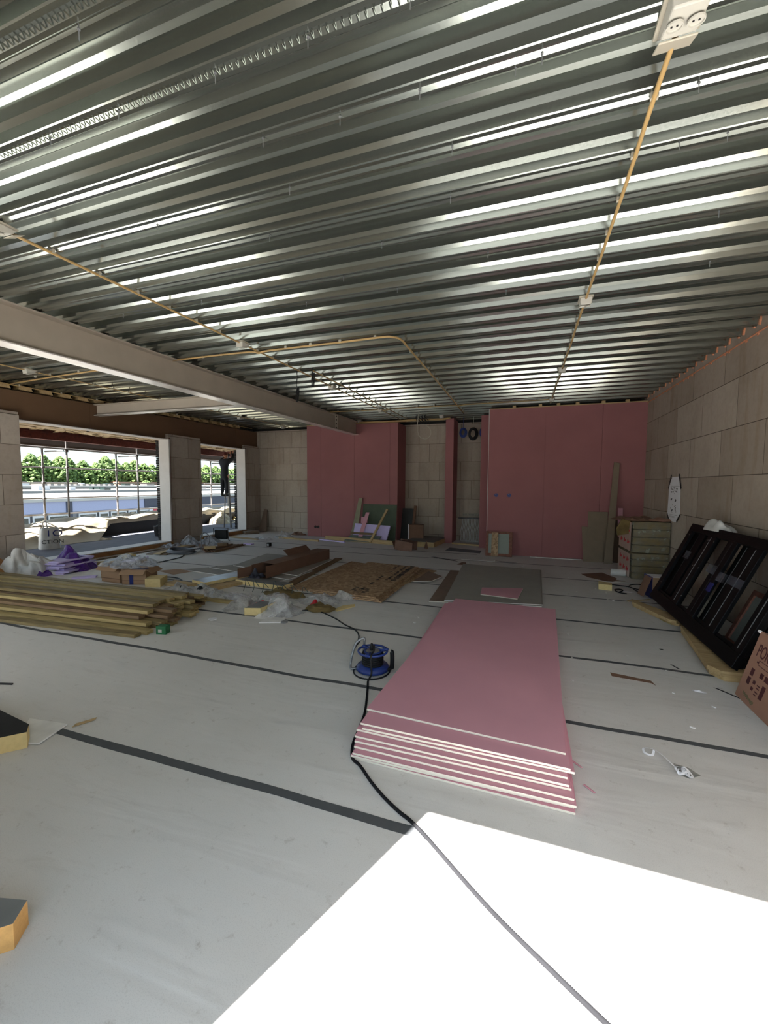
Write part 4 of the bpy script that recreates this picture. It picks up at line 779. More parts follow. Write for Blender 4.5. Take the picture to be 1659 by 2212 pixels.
for i in range(10):
    z=.002+.026*(i//4); j=i%4
    bar('wood_strip',(-6.98+.06*j-.03*(i//4),7.62+.03*j,z),(-7.10+.07*j,8.75+.06*j-.1*(i//4),z),.05,.024,(CARD2,LUM3)[i%2],'narrow dark wood strip right of the hose coil, %s of the bundle'%(ORD[i] if i else 'lowest left'),'wood strip','dark wood strips right of the hose coil')
for i,(a,b2,l) in enumerate((((-7.05,7.65),(-6.85,7.80),'pale block end lying on the dark wood strips'),((-7.12,8.2),(-6.92,8.3),'dark batten block at the back of the wood strips'))):
    bar('wood_batten',(a[0],a[1],.08),(b2[0],b2[1],.08),.1,.06,(PINE,LUM3)[i],l,'wood')
rt_=empty('work_light',(-8.0,9.35,0),.15); tag(rt_,'black square folding floodlight standing right of the plastic wrap','floodlight')
MB().cbox(0,0,.19,.36,.10,.26).build('lamp_housing',BLK,rt_,bevel=.015); MB().tube(bez([(-.22,.05,.012),(-.22,0,.05),(-.22,-.03,.32),(-.18,-.03,.37),(.18,-.03,.37),(.22,-.03,.32),(.22,0,.05),(.22,.05,.012)],5),.011,8).build('stand',SCAF,rt_,smooth=True)
bar('foam_strip',(-8.45,10.9,.0),(-8.2,11.3,.0),.22,.09,CARDT,'beige padded strip lying before the small opening curb','foam')
bar('wide_plank',(-8.3,10.15,.0),(-7.2,9.95,.0),.18,.02,PINE,'pale wide plank on the floor before the second opening','plank')
o=MB().box(-.05,.05,-.05,.05,0,.09).build('black_cup',BLK,bevel=.015); o.location=(-6.19,8.98,0); tag(o,'small black box standing alone on the floor','box'); MB().box(-.03,.03,-.052,-.05,.02,.07).build('label_patch',GAL,o)
flat('foam_offcut',[(-7.0,9.0),(-6.75,9.0),(-6.75,9.12),(-7.0,9.12)],.0,.03,LILAC,'small lilac foam offcut left of the small black box','foam')
for cx,cy,rx,ry,h,sd,l in ((-7.15,10.05,.32,.18,.20,131,'shiny clear plastic scrap, left one before the back block wall'),(-6.75,10.6,.34,.26,.30,132,'shiny clear plastic scrap, right one beside the pink wall')):
    mb=MB(); heap(mb,0,0,rx,ry,h,sd,.2,0,26,9,1.4,1.2); o=mb.build('plastic_film',FILMW,smooth=False); o.location=(cx,cy,0); tag(o,l,'plastic film','clear plastic scraps before the back wall')
bar('pine_batten',(-6.85,10.45,.0),(-5.42,10.22,.0),.05,.05,PINE,'pale pine batten lying before the left pink wall','batten')
o=MB(); heap(o,-6.75,11.4,.30,.14,.16,133,0,0,16,6,1.2); tag(o.build('cardboard_piece',CARD2),'crumpled dark cardboard in the corner by the left pink wall','cardboard')
slab('dark_board',[(0,0),(.30,0),(.22,.75),(.10,.78)],.03,BRN,lean((-8.5,11.75,.0),(-8.2,11.75,.0),1,(-.02,.2,.7),.03),'dark pointed board standing in the back left corner','board')
o=MB(); heap(o,-8.5,11.45,.18,.16,.10,134,0,0,14,6,1); tag(o.build('grey_cloth',mat('grey_cloth',(92,94,92),.9)),'grey rag on the floor in the back left corner','rag')
# ================================================================== LEFT PINK WALL THINGS
for x in (-6.04,-5.945):
    o=MB().lathe([(.042,0),(.042,.004),(.036,.005),(.034,-.02)],20,TR(x,11.199,.30,PI/2)).build('wall_socket_hole',SHADY); tag(o,'round black socket hole low on the left pink wall, %s of the pair'%('left' if x<-6 else 'right'),'socket','socket holes in the left pink wall')
for x in (-.61,-.324):
    o=empty('blue_wall_box',(x,9.799,1.378)); tag(o,'round blue wall box in the right pink wall, %s one'%('left' if x<-.5 else 'right'),'wall box','blue wall boxes in the right pink wall')
    MB().lathe([(.042,0),(.042,.004),(.034,.005)],24,TR(0,0,0,PI/2),caps=False).build('rim',BLUE,o); MB().lathe([(.034,.0),(.034,.001)],20,TR(0,0,0,PI/2)).build('cover',NAVY,o); MB().cbox(-.01,-.004,.018,.02,.003,.008,None).build('glint_tab',WHT,o)  # white chip stands in for a glint on the blue cover
slab('green_board',[(0,0),(1.03,0),(1.03,1.05),(0,1.05)],.0125,GREEN,lean((-4.44,10.98,.0),(-3.4,10.98,.0),1,(0,.17,1.04),.0125),'green moisture board leaning on the left pink wall','board')
slab('foam_board',[(0,0),(1.05,0),(1.13,.47),(.03,.50)],.045,LILAC,lean((-4.62,10.78,.0),(-3.6,10.70,.0),1,(0,.14,.5),.045),'lilac foam board leaning before the green board','foam board')
slab('tall_board',[(0,0),(.20,0),(.26,1.24),(.15,1.24)],.018,mat('grey_green_board',(140,136,112),.85),lean((-4.72,10.80,.02),(-4.5,10.80,.02),1,(0,.34,1.2),.018),'tall grey-green board leaning left of the green board','board')
slab('board_offcut',[(0,0),(.13,0),(.24,.72),(.13,.72)],.0125,PINK,lean((-4.40,10.66,.14),(-4.2,10.66,.14),1,(0,.28,.7),.01),'slanted pink plasterboard strip leaning on the green board','offcut')
slab('board_offcut',[(0,0),(.2,0),(.2,.18),(0,.18)],.0125,PINK,lean((-4.42,10.92,.5),(-4.2,10.92,.5),1,(0,.02,.18),.01),'small pink offcut peeping over the lilac foam board','offcut')
bar('pine_batten',(-3.95,10.42,.02),(-3.64,10.98,.90),.06,.045,PINE,'slanted pine batten leaning on the green board','batten',upv=(0,-1,.3))
slab('cement_board',[(0,0),(1.0,0),(1.05,.30),(.1,.30)],.012,mat('grey_cement_board',(112,118,110),.9,var=.15,scale=8),lean((-4.78,10.52,.02),(-3.8,10.45,.02),1,(0,.30,.16),.01),'mottled grey board propped low before the lilac foam','board')
bar('pine_batten',(-4.66,10.72,.20),(-3.85,10.62,.20),.05,.06,LUM3,'brown batten lying along the top of the mottled grey board','batten')
bar('pine_batten',(-5.45,10.72,.0),(-3.06,10.34,.0),.05,.11,PINE,'long pale beam on the floor before the left pink wall','batten')
bar('foam_strip',(-5.55,10.55,.0),(-4.65,10.3,.0),.05,.03,LILAC,'thin lilac foam strip on the floor before the long pale beam','foam')
# niche things
slab('dark_board',[(0,0),(.40,0),(.40,.93),(0,.93)],.04,[mat('dark_grey_panel',(66,66,64),.8)],lean((-3.42,11.55,.0),(-3.02,11.55,.0),1,(0,.25,.93),.04),'dark grey panel standing in the open niche','panel')
bar('wide_plank',(-3.05,11.45,.0),(-3.02,11.75,.98),.07,.05,CARD2,'dark brown board edge standing right of the grey panel','board',upv=(0,-1,.3))
rt_=empty('cardboard_box',(-3.02,10.95,0),.2); tag(rt_,'brown cardboard box with torn side standing in the open niche','box')
MB().box(0,.42,0,.3,0,.50).build('carton_body',CARD2,rt_,bevel=.004); MB().box(-.01,.01,-.02,.0,.05,.52).build('white_edge',PAPER,rt_); o=MB().box(0,.36,0,.28,0,.006).build('flap',CARD2,rt_); o.matrix_local=TR(.02,-.01,.47,-.35)
rt_=empty('cardboard_box',(-2.98,9.55,0),-.15); tag(rt_,'open cardboard box lying on its side before the niche','box')
mb=MB(); M2=TR(0,0,.02,0,.10)
mb.box(0,.46,0,.006,.0,.24,M2).box(0,.46,.30,.306,.0,.24,M2).box(0,.46,0,.3,.0,.006,M2).box(.14,.46,0,.3,.234,.24,M2); mb.build('carton_body',mat('rosy_cardboard',(118,88,74),.85,var=.15),rt_)
o=MB().box(0,.2,0,.3,0,.006).build('flap',CARD2,rt_); o.matrix_local=TR(0,0,.03,0,-1.9); mb=MB(); heap(mb,.12,.15,.1,.1,.08,141,0,0,12,8,1); mb.build('crumpled_contents',SHADY,rt_)
slab('wood_platform',[(0,0),(.82,0),(.95,1.25),(.1,1.25)],.13,[PINE,mat('grey_platform_top',(112,108,102),.9)],TR(-2.98,10.30,.0),'low grey-topped platform with pale edge in the niche','platform',mi=[0,1,0,0,0,0])
slab('wood_offcut',[(0,0),(.1,0),(.05,.2)],.03,CARD2,lean((-2.36,10.1,.0),(-2.2,10.1,.0),1,(0,.05,.2),.03),'small pointed brown offcut before the low platform','offcut')
bar('pine_batten',(-1.83,11.15,.0),(-1.0,10.95,.0),.05,.04,PINE,'pale lath across the foot of the dark niche','batten')
flat('dark_mat',[(-1.80,9.95),(-.95,9.80),(-.95,10.2),(-1.78,10.45)],.0,.004,mat('grey_mat',(104,104,106),.8),'dark grey film lying before the niche','mat')
# manifold
rt_=empty('heating_manifold',(-1.36,11.9,0)); tag(rt_,'underfloor heating manifold with many grey pipes in the dark niche','manifold')
MB().tube([(-.42,0,.66),(.38,0,.66)],.022,10).tube([(-.3,.02,.76),(.38,.02,.76)],.022,10).build('manifold_bar',GAL,rt_,smooth=True)
pip=mat('grey_heating_pipe',(206,206,204),.45)
for i in range(16):
    x=-.30+i*.042
    MB().tube(bez([(x,0,.66),(x-.005,-.02,.5),(x-.05,-.05,.25),(x-.04,-.1,.06),(x+.02,-.16,.0)],4),.0115,6).build('heating_pipe',pip,rt_,smooth=True)
    MB().cbox(x,-.01,.76,.026,.03,.09).build('valve_cap',CRM,rt_)
for x,z,r_,m_,l in ((-1.63,3.04,.10,BLUE,'blue cable coil hanging at the top left of the dark niche'),(-1.36,3.00,.13,BLK,'large black cable coil hanging in the middle of the dark niche'),(-1.08,3.03,.11,NAVY,'dark blue cable coil hanging at the right of the dark niche')):
    rt_=empty('cable_coil',(x,11.45,z)); tag(rt_,l,'cable coil','cable coils hanging in the dark niche'); mb=MB()
    for i in range(6): mb.tube([(r_*(.55+.09*i)*math.cos(t),.012*i-.03+.01*math.sin(3*t+i),r_*(.8+.1*i)*math.sin(t)) for t in [k*PI/10 for k in range(20)]],.010,6,True)
    mb.build('coil',m_,rt_,smooth=True); MB().tube([(0,0,r_*.9),(.01,0,zc(11.45)-z+.02)],.006,6).build('hanging_lead',CRM if m_ is BLK else m_,rt_,smooth=True)
# floor debris before the niche
bar('hand_saw_blade',(-1.92,8.95,.0),(-1.25,8.6,.0),.07,.004,BLK,'black hand tool with grey blade on the floor before the niche','tool',cut=.2)
slab('cardboard_piece',[(0,0),(.2,.0),(.14,.28),(.06,.28)],.006,CARD2,TR(-1.25,8.25,.0),'small tapered brown cardboard piece before the niche','cardboard')
bar('thin_lath',(-1.25,8.88,.0),(-.55,8.82,.0),.02,.01,WHITEB,'thin white lath on the floor left of the small grey panel','lath')
flat('tape_scrap',[(-.55,8.95),(-.28,8.9),(-.1,8.86),(-.3,8.86)],.0,.004,BLK,'black strip on the floor before the small grey panel','scrap')
rr=random.Random(8); proto=None
for i in range(34):
    x,y=[(rr.uniform(.6,1.4),rr.uniform(6.3,7.8)),(rr.uniform(-2,.4),rr.uniform(8,9.4)),(rr.uniform(.4,1.4),rr.uniform(3.0,4.8)),(rr.uniform(-3,-1),rr.uniform(3.2,5))][i%4]
    s_=rr.uniform(.5,1.4)
    if proto is None:
        proto=MB().prism([(0,0),(.018,.002),(.022,.012),(.008,.016)],0,.006).build('plaster_crumb',GREYED); o=proto
    else: o=proto.copy(); COL.objects.link(o)
    o.location=(x,y,0); o.rotation_euler=(0,0,rr.uniform(0,6)); o.scale=(s_,s_,s_)
    tag(o,'tiny white plaster crumb on the floor','crumb','plaster crumbs scattered on the floor')
# ================================================================== OUTSIDE: TERRACE
mb=MB()
def tf(u,v):
    y=2.5+u*13.5; top=.52+.10*mnoise.noise(Vector((y*.7,0,3)))+.07*min(1,max(0,(y-6)/4))
    P_=[(-10.35-.18*mnoise.noise(Vector((y*1.1,4,0))),.135),(-10.75,.24),(-11.0,top*.8),(-11.2,top),(-11.55,top+.03),(-11.95,top-.05),(-12.2,.2)]
    t=v*(len(P_)-1); i=min(int(t),len(P_)-2); f_=t-i
    x=P_[i][0]+(P_[i+1][0]-P_[i][0])*f_; z=P_[i][1]+(P_[i+1][1]-P_[i][1])*f_
    q=min(1,max(0,(y-7.6)/.9))
    if v<.42: x=x+(-11.13-x)*q; z=z+(.47+.1*v-z)*q
    z+=.05*crease((y,x*1.5),9,4,1.6)*min(1,v*6)-.02; x+=.05*mnoise.noise(Vector((y*3,z*5,1)))
    return (x,y,max(.128,z))
mb.grid(tf,150,26); tag(mb.build('tarpaulin',TARPB,smooth=True),'long beige tarpaulin draped over the terrace parapet','tarpaulin')
mb=MB(); heap(mb,0,0,.55,.5,.62,201,0,0,30,3,1.2,1.1); o=mb.build('tarpaulin_roll',TARPB,smooth=True); o.location=(-10.9,12.7,.12); tag(o,'bulging rolled tarpaulin on the terrace seen through the small opening','tarpaulin')
mb=MB(); heap(mb,0,0,.42,.4,.40,202,0,0,30,3,1.2,1.1); o=mb.build('tarpaulin_roll',mat('mustard_tarp',(196,170,104),.8,var=.3,scale=8),smooth=True); o.location=(-10.9,13.9,.12); tag(o,'mustard coloured tarpaulin bundle behind the ladder','tarpaulin')
# builder's bag
rt_=empty('builders_bag',(-10.12,6.28,.12),1.15); tag(rt_,'white builder bag with dark lettering standing on the terrace','bag')
def bf(u,v):
    a=u*2*PI; c,s_=math.cos(a),math.sin(a); r=.20*(1-.18*v)+.02*mnoise.noise(Vector((c*2,s_*2,v*3))); sq=1/max(abs(c),abs(s_))**.6
    return (r*c*sq,r*.8*s_*sq,.002+v*.46+.03*mnoise.noise(Vector((c*2,s_*2,5)))*v)
mb=MB(); mb.grid(bf,36,14,wrap=True); mb.add([bf(k/36,0) for k in range(36)],[tuple(range(36))]); mb.build('bag_body',TARP,rt_,smooth=True)
text('CTION',.12,BLK,rt_,frame((-.17,-.192,.13),(1,0,0),(0,.02,1),(0,-1,0)),depth=.002,xs=1.05); text('1O',.20,NAVY,rt_,frame((-.10,-.188,.29),(1,0,0),(0,.05,1),(0,-1,0)),depth=.002,xs=1.2)
MB().tube(bez([(-.1,-.1,.44),(-.12,-.1,.58),(-.06,-.02,.62),(-.02,.1,.46)],5),.012,6).build('carry_loop',TARP,rt_,smooth=True)
mb=MB(); heap(mb,0,0,.26,.12,.10,203,.9,0,16,9,1); o=mb.build('paper_scrap',TARPB); o.location=(-10.35,7.75,.12); tag(o,'crumpled beige paper on the grey terrace roofing','paper')
rt_=empty('bucket',(-9.72,8.88,.12)); tag(rt_,'black builder bucket standing on the terrace by the white reveal','bucket')
MB().lathe([(.125,0),(.165,.27),(.172,.27),(.172,.285),(.158,.285),(.120,.012)],28,caps=False).lathe([(.122,.004),(.122,.01)],28).build('bucket_body',BLK,rt_,smooth=False)
MB().tube(bez([(.17,0,.275),(.13,.08,.30),(0,.17,.295),(-.13,.08,.30),(-.17,0,.275)],5),.004,6).build('handle',GAL,rt_)
# scaffold
rt_=empty('scaffold',(-11.9,2,-7)); tag(rt_,'steel tube scaffold standing outside beyond the terrace','scaffold')
def T_(name,a,b_,r=.024,m_=SCAF): ch(MB().tube([a,b_],r,8).build(name,m_),rt_)
ys_=[3.4,5.52,7.60,9.72,11.8,13.9,16.0,18.1]
for y in ys_:
    T_('standard',(-11.62,y+.12,-7),(-11.62,y+.12,3.1)); T_('standard',(-12.35,y-.02,-7),(-12.35,y-.02,2.62),.027)
    T_('transom',(-11.62,y+.05,2.45),(-12.35,y+.05,2.45),.022)
    mb=MB()
    for z in (.73,1.18,1.60,2.02,2.55): mb.cbox(-12.35,y-.02,z,.075,.075,.06)
    for z in (2.02,2.45): mb.cbox(-11.62,y+.12,z,.07,.07,.06)
    ch(mb.build('coupler',SCAF,bevel=.01),rt_)
for z in (.73,1.18,2.02,2.55): T_('ledger',(-12.38,2,z),(-12.38,19,z),.020)
for a,b_ in ((4,8.5),(9.6,12.8),(13.5,16)): T_('ledger',(-12.36,a,1.60),(-12.36,b_,1.60),.020)
T_('ledger',(-11.6,2,2.50),(-11.6,19,2.50),.022); T_('brace',(-12.35,11.9,1.25),(-12.35,13.9,.3),.020)
for i,x in enumerate((-12.02,-12.25)):
    ch(MB().box(x-.11,x+.11,2,19,2.56+.006*i,2.605+.006*i).build('scaffold_board',mat('weathered_board'+str(i),(70+16*i,58+12*i,48+8*i),.9,var=.3,scale=4)),rt_)
ch(MB().box(-12.42,-12.39,2,19,2.63,2.78).build('toe_board',mat('dark_toe_board',(52,48,46),.9)),rt_)
# ladder
rt_=empty('stepladder',(-9.50,11.74,.12)); tag(rt_,'tall grey stepladder on the terrace with the worker standing on it','ladder')
X0=-9.70; X1=-10.45
for s_ in (-.30,.30):
    MB().tube([(.12,s_*1.0,.0),(.04,s_*.93,1.60)],.03,8).build('stile',SCAF,rt_); MB().tube([(-.16,s_*1.0,.0),(-.08,s_*.93,1.60)],.020,8).build('stile',SCAF,rt_)
for i in range(6):
    z=.22+.28*i
    if i==4: continue
    t=z/1.6; MB().cbox(.12-.08*t,0,z,.05,.56,.042).build('rung',SCAF,rt_)
MB().box(-.16,.09,-.29,.29,1.02,1.05).build('standing_platform',SCAF,rt_); MB().box(-.08,.04,-.30,.30,1.60,1.64).build('top_cap',CRM,rt_,bevel=.004)
# ------------------------------------------------------------------ worker
def skin(name,verts,edges,radii,material,parent,sub=2,root=0):
    me=bpy.data.meshes.new(name); me.from_pydata(verts,edges,[]); me.update(); me.materials.append(material)
    o=bpy.data.objects.new(name,me); COL.objects.link(o); o.parent=parent
    q=o.modifiers.new('skin','SKIN'); q.use_smooth_shade=True
    if not me.skin_vertices: me.attributes.new('skin','FLOAT','POINT') if False else None
    return o,me,q,sub,root,radii
def body(name,chains,material,parent,sub=2):
    """chains: lists of (x,y,z,r); the first point of a chain may repeat an earlier point to branch from it"""
    V=[];E=[];Rr=[];idx={}
    for c in chains:
        prev=None
        for (x,y,z,r) in c:
            key=(round(x,4),round(y,4),round(z,4))
            if key not in idx: idx[key]=len(V); V.append((x,y,z)); Rr.append(r)
            i=idx[key]
            if prev is not None: E.append((prev,i))
            prev=i
    import bmesh
    bm=bmesh.new(); lay=bm.verts.layers.skin.verify()
    bv=[bm.verts.new(v) for v in V]
    for k_,v in enumerate(bv): v[lay].radius=(Rr[k_],Rr[k_]*(.82 if Rr[k_]>.1 else 1)); v[lay].use_root=(k_==0)
    for a,b_ in E: bm.edges.new((bv[a],bv[b_]))
    me=bpy.data.meshes.new(name); bm.to_mesh(me); bm.free(); me.materials.append(material)
    o=bpy.data.objects.new(name,me); COL.objects.link(o); o.parent=parent
    q=o.modifiers.new('skin','SKIN'); q.use_smooth_shade=True; q=o.modifiers.new('sub','SUBSURF'); q.levels=sub; q.render_levels=sub
    return o
SKINM=mat('skin',(176,124,98),.6,var=.05); CLOTH=mat('black_workwear',(26,28,34),.9,var=.1); BOOT=mat('dark_boots',(44,38,32),.8); CAPM=mat('dark_red_cap',(84,34,28),.8)
wk=empty('person',(-9.62,11.44,1.17)); wk.scale=(.90,.90,.90); tag(wk,'worker in black clothes and dark cap on the stepladder, both arms raised','person')
pel=(0,.02,.80)
def hand(cx,cy,cz,s_):
    out=[]
    for i,(dx,dz,l) in enumerate(((-.030,.0,.065),(-.010,.012,.075),(.012,.012,.072),(.032,.004,.058))):
        out.append([(cx,cy,cz,.030),(cx+dx,cy+.02,cz+.05+dz,.011),(cx+dx,cy+.045,cz+.05+dz+l*.5,.0095),(cx+dx*.9,cy+.055-.03,cz+.06+dz+l*.75,.008)])
    out.append([(cx,cy,cz,.030),(cx-s_*.045,cy+.02,cz+.03,.011),(cx-s_*.05,cy+.055,cz+.055,.009)])
    return out
def armc(s_): return [(0,.03,1.30,.12),(s_*.17,.05,1.34,.062),(s_*.20,.24,1.42,.048),(s_*.12,.38,1.56,.038),(s_*.055,.42,1.66,.026)]
ch_=[[(*pel,.14),(0,.03,.98,.125),(0,.02,1.16,.145),(0,.03,1.30,.12),(0,.035,1.40,.052),(0,.06,1.45,.056)]]
for s_ in (-1,1):
    ch_.append([(*pel,.14),(s_*.09,.02,.70,.10),(s_*.10,.03,.40,.064),(s_*.10,-.02,.08,.042),(s_*.10,.04,.035,.036),(s_*.10,.16,.03,.030)])
    ac=armc(s_); hx,hy,hz=s_*.045,.44,1.72; ac.append((hx,hy,hz,.030)); ch_.append(ac); ch_+=hand(hx,hy,hz,s_)
body('body',ch_,SKINM,wk)
sh_=[[(0,.02,.70,.168),(0,.02,.84,.168),(0,.03,.98,.155),(0,.02,1.16,.17),(0,.03,1.30,.14),(0,.035,1.39,.072)]]
for s_ in (-1,1): a=armc(s_); sh_.append([(a[0][0],a[0][1],a[0][2],.14),(a[1][0],a[1][1],a[1][2],.098),(a[2][0],a[2][1],a[2][2],.078),(a[3][0],a[3][1],a[3][2],.062),(s_*.065,.415,1.64,.046)])
body('jacket',sh_,CLOTH,wk)
tr_=[[(0,.02,.92,.14),(*pel,.155)]]
for s_ in (-1,1): tr_.append([(*pel,.155),(s_*.09,.02,.70,.118),(s_*.10,.03,.40,.082),(s_*.10,-.01,.10,.062)])
body('trousers',tr_,CLOTH,wk)
for s_ in (-1,1): body('boot',[[(s_*.10,-.02,.16,.052),(s_*.10,-.025,.055,.050),(s_*.10,.08,.045,.045),(s_*.10,.19,.035,.038)]],BOOT,wk)
# head tilted up toward the soffit
hd=empty('h'); bpy.data.objects.remove(hd)
MH=TR(0,.10,1.545,.38)
mb=MB()
def hf(u,v):
    a=u*2*PI; ph=v*PI; x=math.sin(ph)*math.cos(a); y=math.sin(ph)*math.sin(a); z=math.cos(ph)
    r=.092; X_=x*.076; Y_=y*.094; Z_=z*.115
    if z<-.1: X_*=1-.30*(-z); Y_*=1-.12*(-z); Y_+=.012*(-z)
    if y>.6 and abs(x)<.25 and -.25<z<.12: Y_+=.022*(1-abs(x)/.25)*(1-abs(z+.12)/.25 if abs(z+.12)<.25 else 0)
    if y>.6 and .05<z<.25 and .15<abs(x)<.5: Y_-=.006
    return tuple(MH@Vector((X_,Y_,Z_)))
mb.grid(hf,28,22,wrap=True)
for s_ in (-1,1): mb.tube([MH@Vector((s_*.074,-.01,-.03)),MH@Vector((s_*.086,-.018,.0)),MH@Vector((s_*.078,-.012,.03))],.011,8)
o=mb.build('head',SKINM,wk,smooth=True)
mb=MB()
for s_ in (-1,1): mb.tube([MH@Vector((s_*.03-.012,.086,.018)),MH@Vector((s_*.03+.012,.086,.018))],.006,6)
mb.tube([MH@Vector((-.022,.086,-.055)),MH@Vector((.022,.086,-.055))],.004,6); mb.build('eyes_and_mouth',SHADY,o)
mb=MB(); mb.grid(lambda u,v: tuple(MH@Vector((.083*math.sin(v*1.55)*math.cos(u*2*PI),.101*math.sin(v*1.55)*math.sin(u*2*PI)-.003,.03+.098*math.cos(v*1.55)))),26,10,wrap=True); mb.prism([(-.06,.06),(.06,.06),(.045,.15),(-.045,.15)],.032,.040,MH); mb.build('cap',CAPM,o,smooth=True)
rt_=empty('cordless_drill',(-9.62,11.86,2.66)); tag(rt_,'black cordless drill held up to the soffit by the worker','drill')
MB().lathe([(.028,-.06),(.034,-.05),(.034,.05),(.022,.075),(.018,.10),(.006,.105),(.004,.17)],14).build('drill_body',BLK,rt_,smooth=True); o=MB().cbox(0,.07,-.02,.035,.12,.04).cbox(0,.14,-.02,.07,.06,.08).build('grip',BLK,rt_,bevel=.006)
# ================================================================== OUTSIDE: YARD BUILDINGS
LAV=mat('lavender_cladding',(116,122,148),.6,var=.05); DNV=mat('dark_blue_cladding',(26,32,50),.6,var=.06); WROOF=mat('pale_roofing',(132,132,130),.8,var=.1,scale=.2); GLS=mat('dark_window_glass',(24,34,32),.12,var=.4,scale=.5); FRM=mat('white_window_frame',(150,152,156),.5)
rt_=empty('warehouse',(-60,40,-7)); tag(rt_,'long lavender clad warehouse with a white window band, nearest outside','building')
def B_(name,x0,x1,y0,y1,z0,z1,m_,par=None,off=None):
    par=par or rt_; o=MB().box(x0,x1,y0,y1,z0,z1).build(name,m_); off=off or Vector((-60,40,-7)); o.parent=par; o.matrix_parent_inverse=Matrix.Translation(-off); return o
B_('wall',-90,-60.2,-20,130,-7,-1.0,mat('grey_plinth',(96,98,104),.8)); 
for a,b_ in ((-20,39.5),(40.3,51.9)): B_('cladding_panel',-60.2,-60,a,b_,-2.45,-.95,LAV)
B_('cladding_panel',-60.2,-59.9,39.5,40.3,-7,-.95,DNV); B_('cladding_panel',-60.2,-59.9,51.9,130,-2.45,-.95,DNV)
B_('roof_edge',-90,-59.8,-20,130,-.95,-.55,WROOF); B_('roof_deck',-90,-60.1,-20,130,-.56,-.5,WROOF)
y=30.5; i=0
while y<60:
    if not (39.0<y+1<41.2) and not(52.3<y+1<56.5):
        w_=2.6 if i%2 else 1.5; f_=B_('window_frame',-60.0,-59.86,y,y+w_,-4.6,-2.75 if i%2 else -2.6,FRM); 
        o=MB().box(-59.85,-59.83,y+.18,y+w_-.18,-4.45,-2.95 if i%2 else -3.0).build('pane',GLS,f_)
        y+=w_+.35
    else: y+=1
    i+=1
sg=B_('sign_board',-59.9,-59.6,52.6,57.2,-4.15,-2.45,mat('sign_white',(150,152,156),.6))
sg2=MB().prism([(0,0),(.95,0),(.75,.68),(.95,1.3),(0,1.3),(.2,.68)],0,.03,frame((-59.59,53.15,-3.95),(0,1,0),(0,0,1),(1,0,0))).build('red_emblem',mat('sign_red',(130,28,46),.6),sg)
for nm,m_,MM in (('D',mat('sign_pink',(150,110,124),.6),frame((-59.56,52.78,-3.85),(0,1,0),(0,0,1),(1,0,0))),('Ge',mat('sign_ink',(34,36,44),.6),frame((-59.58,54.25,-3.75),(0,1,0),(0,0,1),(1,0,0)))): text(nm,1.35 if nm=='Ge' else 1.25,m_,sg,MM,depth=.02)
rr=random.Random(4)
def rooffarm(x0,x1,z,label,col,extra):
    off=Vector((x0,60,-7)); r2=empty('warehouse',off); tag(r2,label,'building')
    m_=mat('roof_'+str(int(-x0)),col,.8,var=.1,scale=.15)
    B_('hall_wall',x1,x0,-20,200,-7,z-.5,mat('hall_'+str(int(-x0)),(96,94,92),.8),r2,off); B_('roof',x1,x0+.4,-20,200,z-.5,z,m_,r2,off)
    for k_ in range(extra):
        y=rr.uniform(36,110); w_=rr.uniform(.8,3); xx_=rr.uniform(x1+3,x0-3) ; B_('roof_vent',xx_-w_*.5,xx_+w_*.5,y,y+w_,z,z+rr.uniform(.5,1.0),(SCAF,GLS,FRM)[k_%3],r2,off)
    return r2,off
rooffarm(-92,-112,.0,'pale flat-roofed hall behind the lavender warehouse',(112,112,110),16)
r2,off=rooffarm(-113,-128,.9,'pale hall with slatted skylights in front of the trees',(118,118,116),14)
for k_ in range(12): B_('skylight',-119,-114,70+k_*1.6,70.8+k_*1.6,.9,1.35,SCAF,r2,off)
off=Vector((-132,110,-7)); r3=empty('warehouse',off); tag(r3,'low orange-brown building before the trees','building'); B_('wall',-136,-131.5,104,150,-7,2.1,mat('orange_brown_wall',(112,74,58),.8),r3,off)
for k_ in range(8): B_('window',-131.5,-131.4,106+k_*5,108.5+k_*5,.9,1.6,GLS,r3,off)
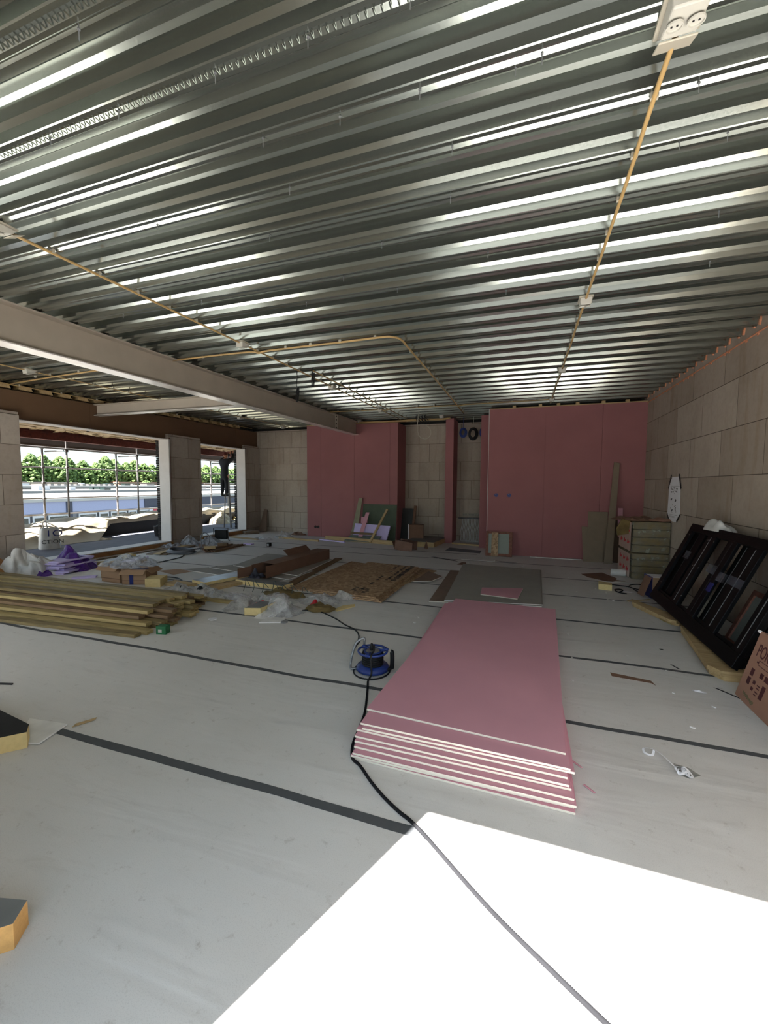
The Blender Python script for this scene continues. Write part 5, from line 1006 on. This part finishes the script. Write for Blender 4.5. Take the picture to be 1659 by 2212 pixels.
# trees: four crowns modelled once, copied along the row
k=NT('poplar_leaves'); v=k.coord((1,1,1),rand=True); n1=k.noise(v,1.6,5,.75)
k.l(k.ramp(n1.outputs[0],[(.3,S((34,52,20))),(.5,S((62,84,30))),(.72,S((98,120,50)))]),k.b.inputs['Base Color']); k.b.inputs['Roughness'].default_value=.8; LEAF=k.m
BARK=mat('poplar_bark',(86,76,62),.9)
def crown(seed,h,w_):
    rr=random.Random(seed); mb=MB()
    for i in range(760):
        t=rr.random(); z=2.2+t*(h-2.6); r=w_*(math.sin(PI*min(1,(.16+t*.83)))**.8)*rr.uniform(.55,1); a=rr.uniform(0,2*PI)
        cx,cy=r*math.cos(a),r*math.sin(a); s_=rr.uniform(.28,.75)*(1.15-.45*t)
        n=6; 
        vs=[];
        for la in (-.9,-.3,.35,.95):
            for q in range(n):
                b_=q*2*PI/n+la; rad=s_*math.cos(la)*(1+.5*mnoise.noise(Vector((cx+q,cy+la*3,z+i)))); vs.append((cx+rad*math.cos(b_),cy+rad*math.sin(b_),z+s_*math.sin(la)*.9))
        fs=[(j*n+q,j*n+(q+1)%n,(j+1)*n+(q+1)%n,(j+1)*n+q) for j in range(3) for q in range(n)]+[tuple(range(n))[::-1],tuple(3*n+q for q in range(n))]
        mb.add(vs,fs)
    return mb
protos=[]
for s_ in range(4):
    t_=empty('poplar_tree',(-139,60,-7)); crown(300+s_,16.6+[0,.9,-.6,.4][s_],4.3).build('crown',LEAF,t_); MB().tube([(0,0,0),(.1,0,5),(0,.1,12)],[.35,.28,.1],8).build('trunk',BARK,t_); protos.append(t_)
n_=0; ys2=[66+i*3.9 for i in range(31)]
for i,y in enumerate(ys2):
    t_=protos[i] if i<4 else copy_tree(protos[(i*7+i//3)%4])
    t_.location=(-139+R.uniform(-1.2,1.2),y+R.uniform(-.5,.5),-7); t_.rotation_euler=(0,0,R.uniform(0,6)); s_=R.uniform(.97,1.05); t_.scale=(s_,s_,s_)
    tag(t_,'tall green poplar in the row behind the roofs, %s'%('leftmost' if i==0 else 'rightmost' if i==len(ys2)-1 else ('%s from the left end'%ORD[i] if i<26 else '%s from the right end'%ORD[len(ys2)-1-i])),'tree','poplar row behind the roofs')
t_=copy_tree(protos[1]); t_.location=(-129.5,113,-7); t_.scale=(.9,.9,.56); tag(t_,'low bushy tree before the orange-brown building','tree')
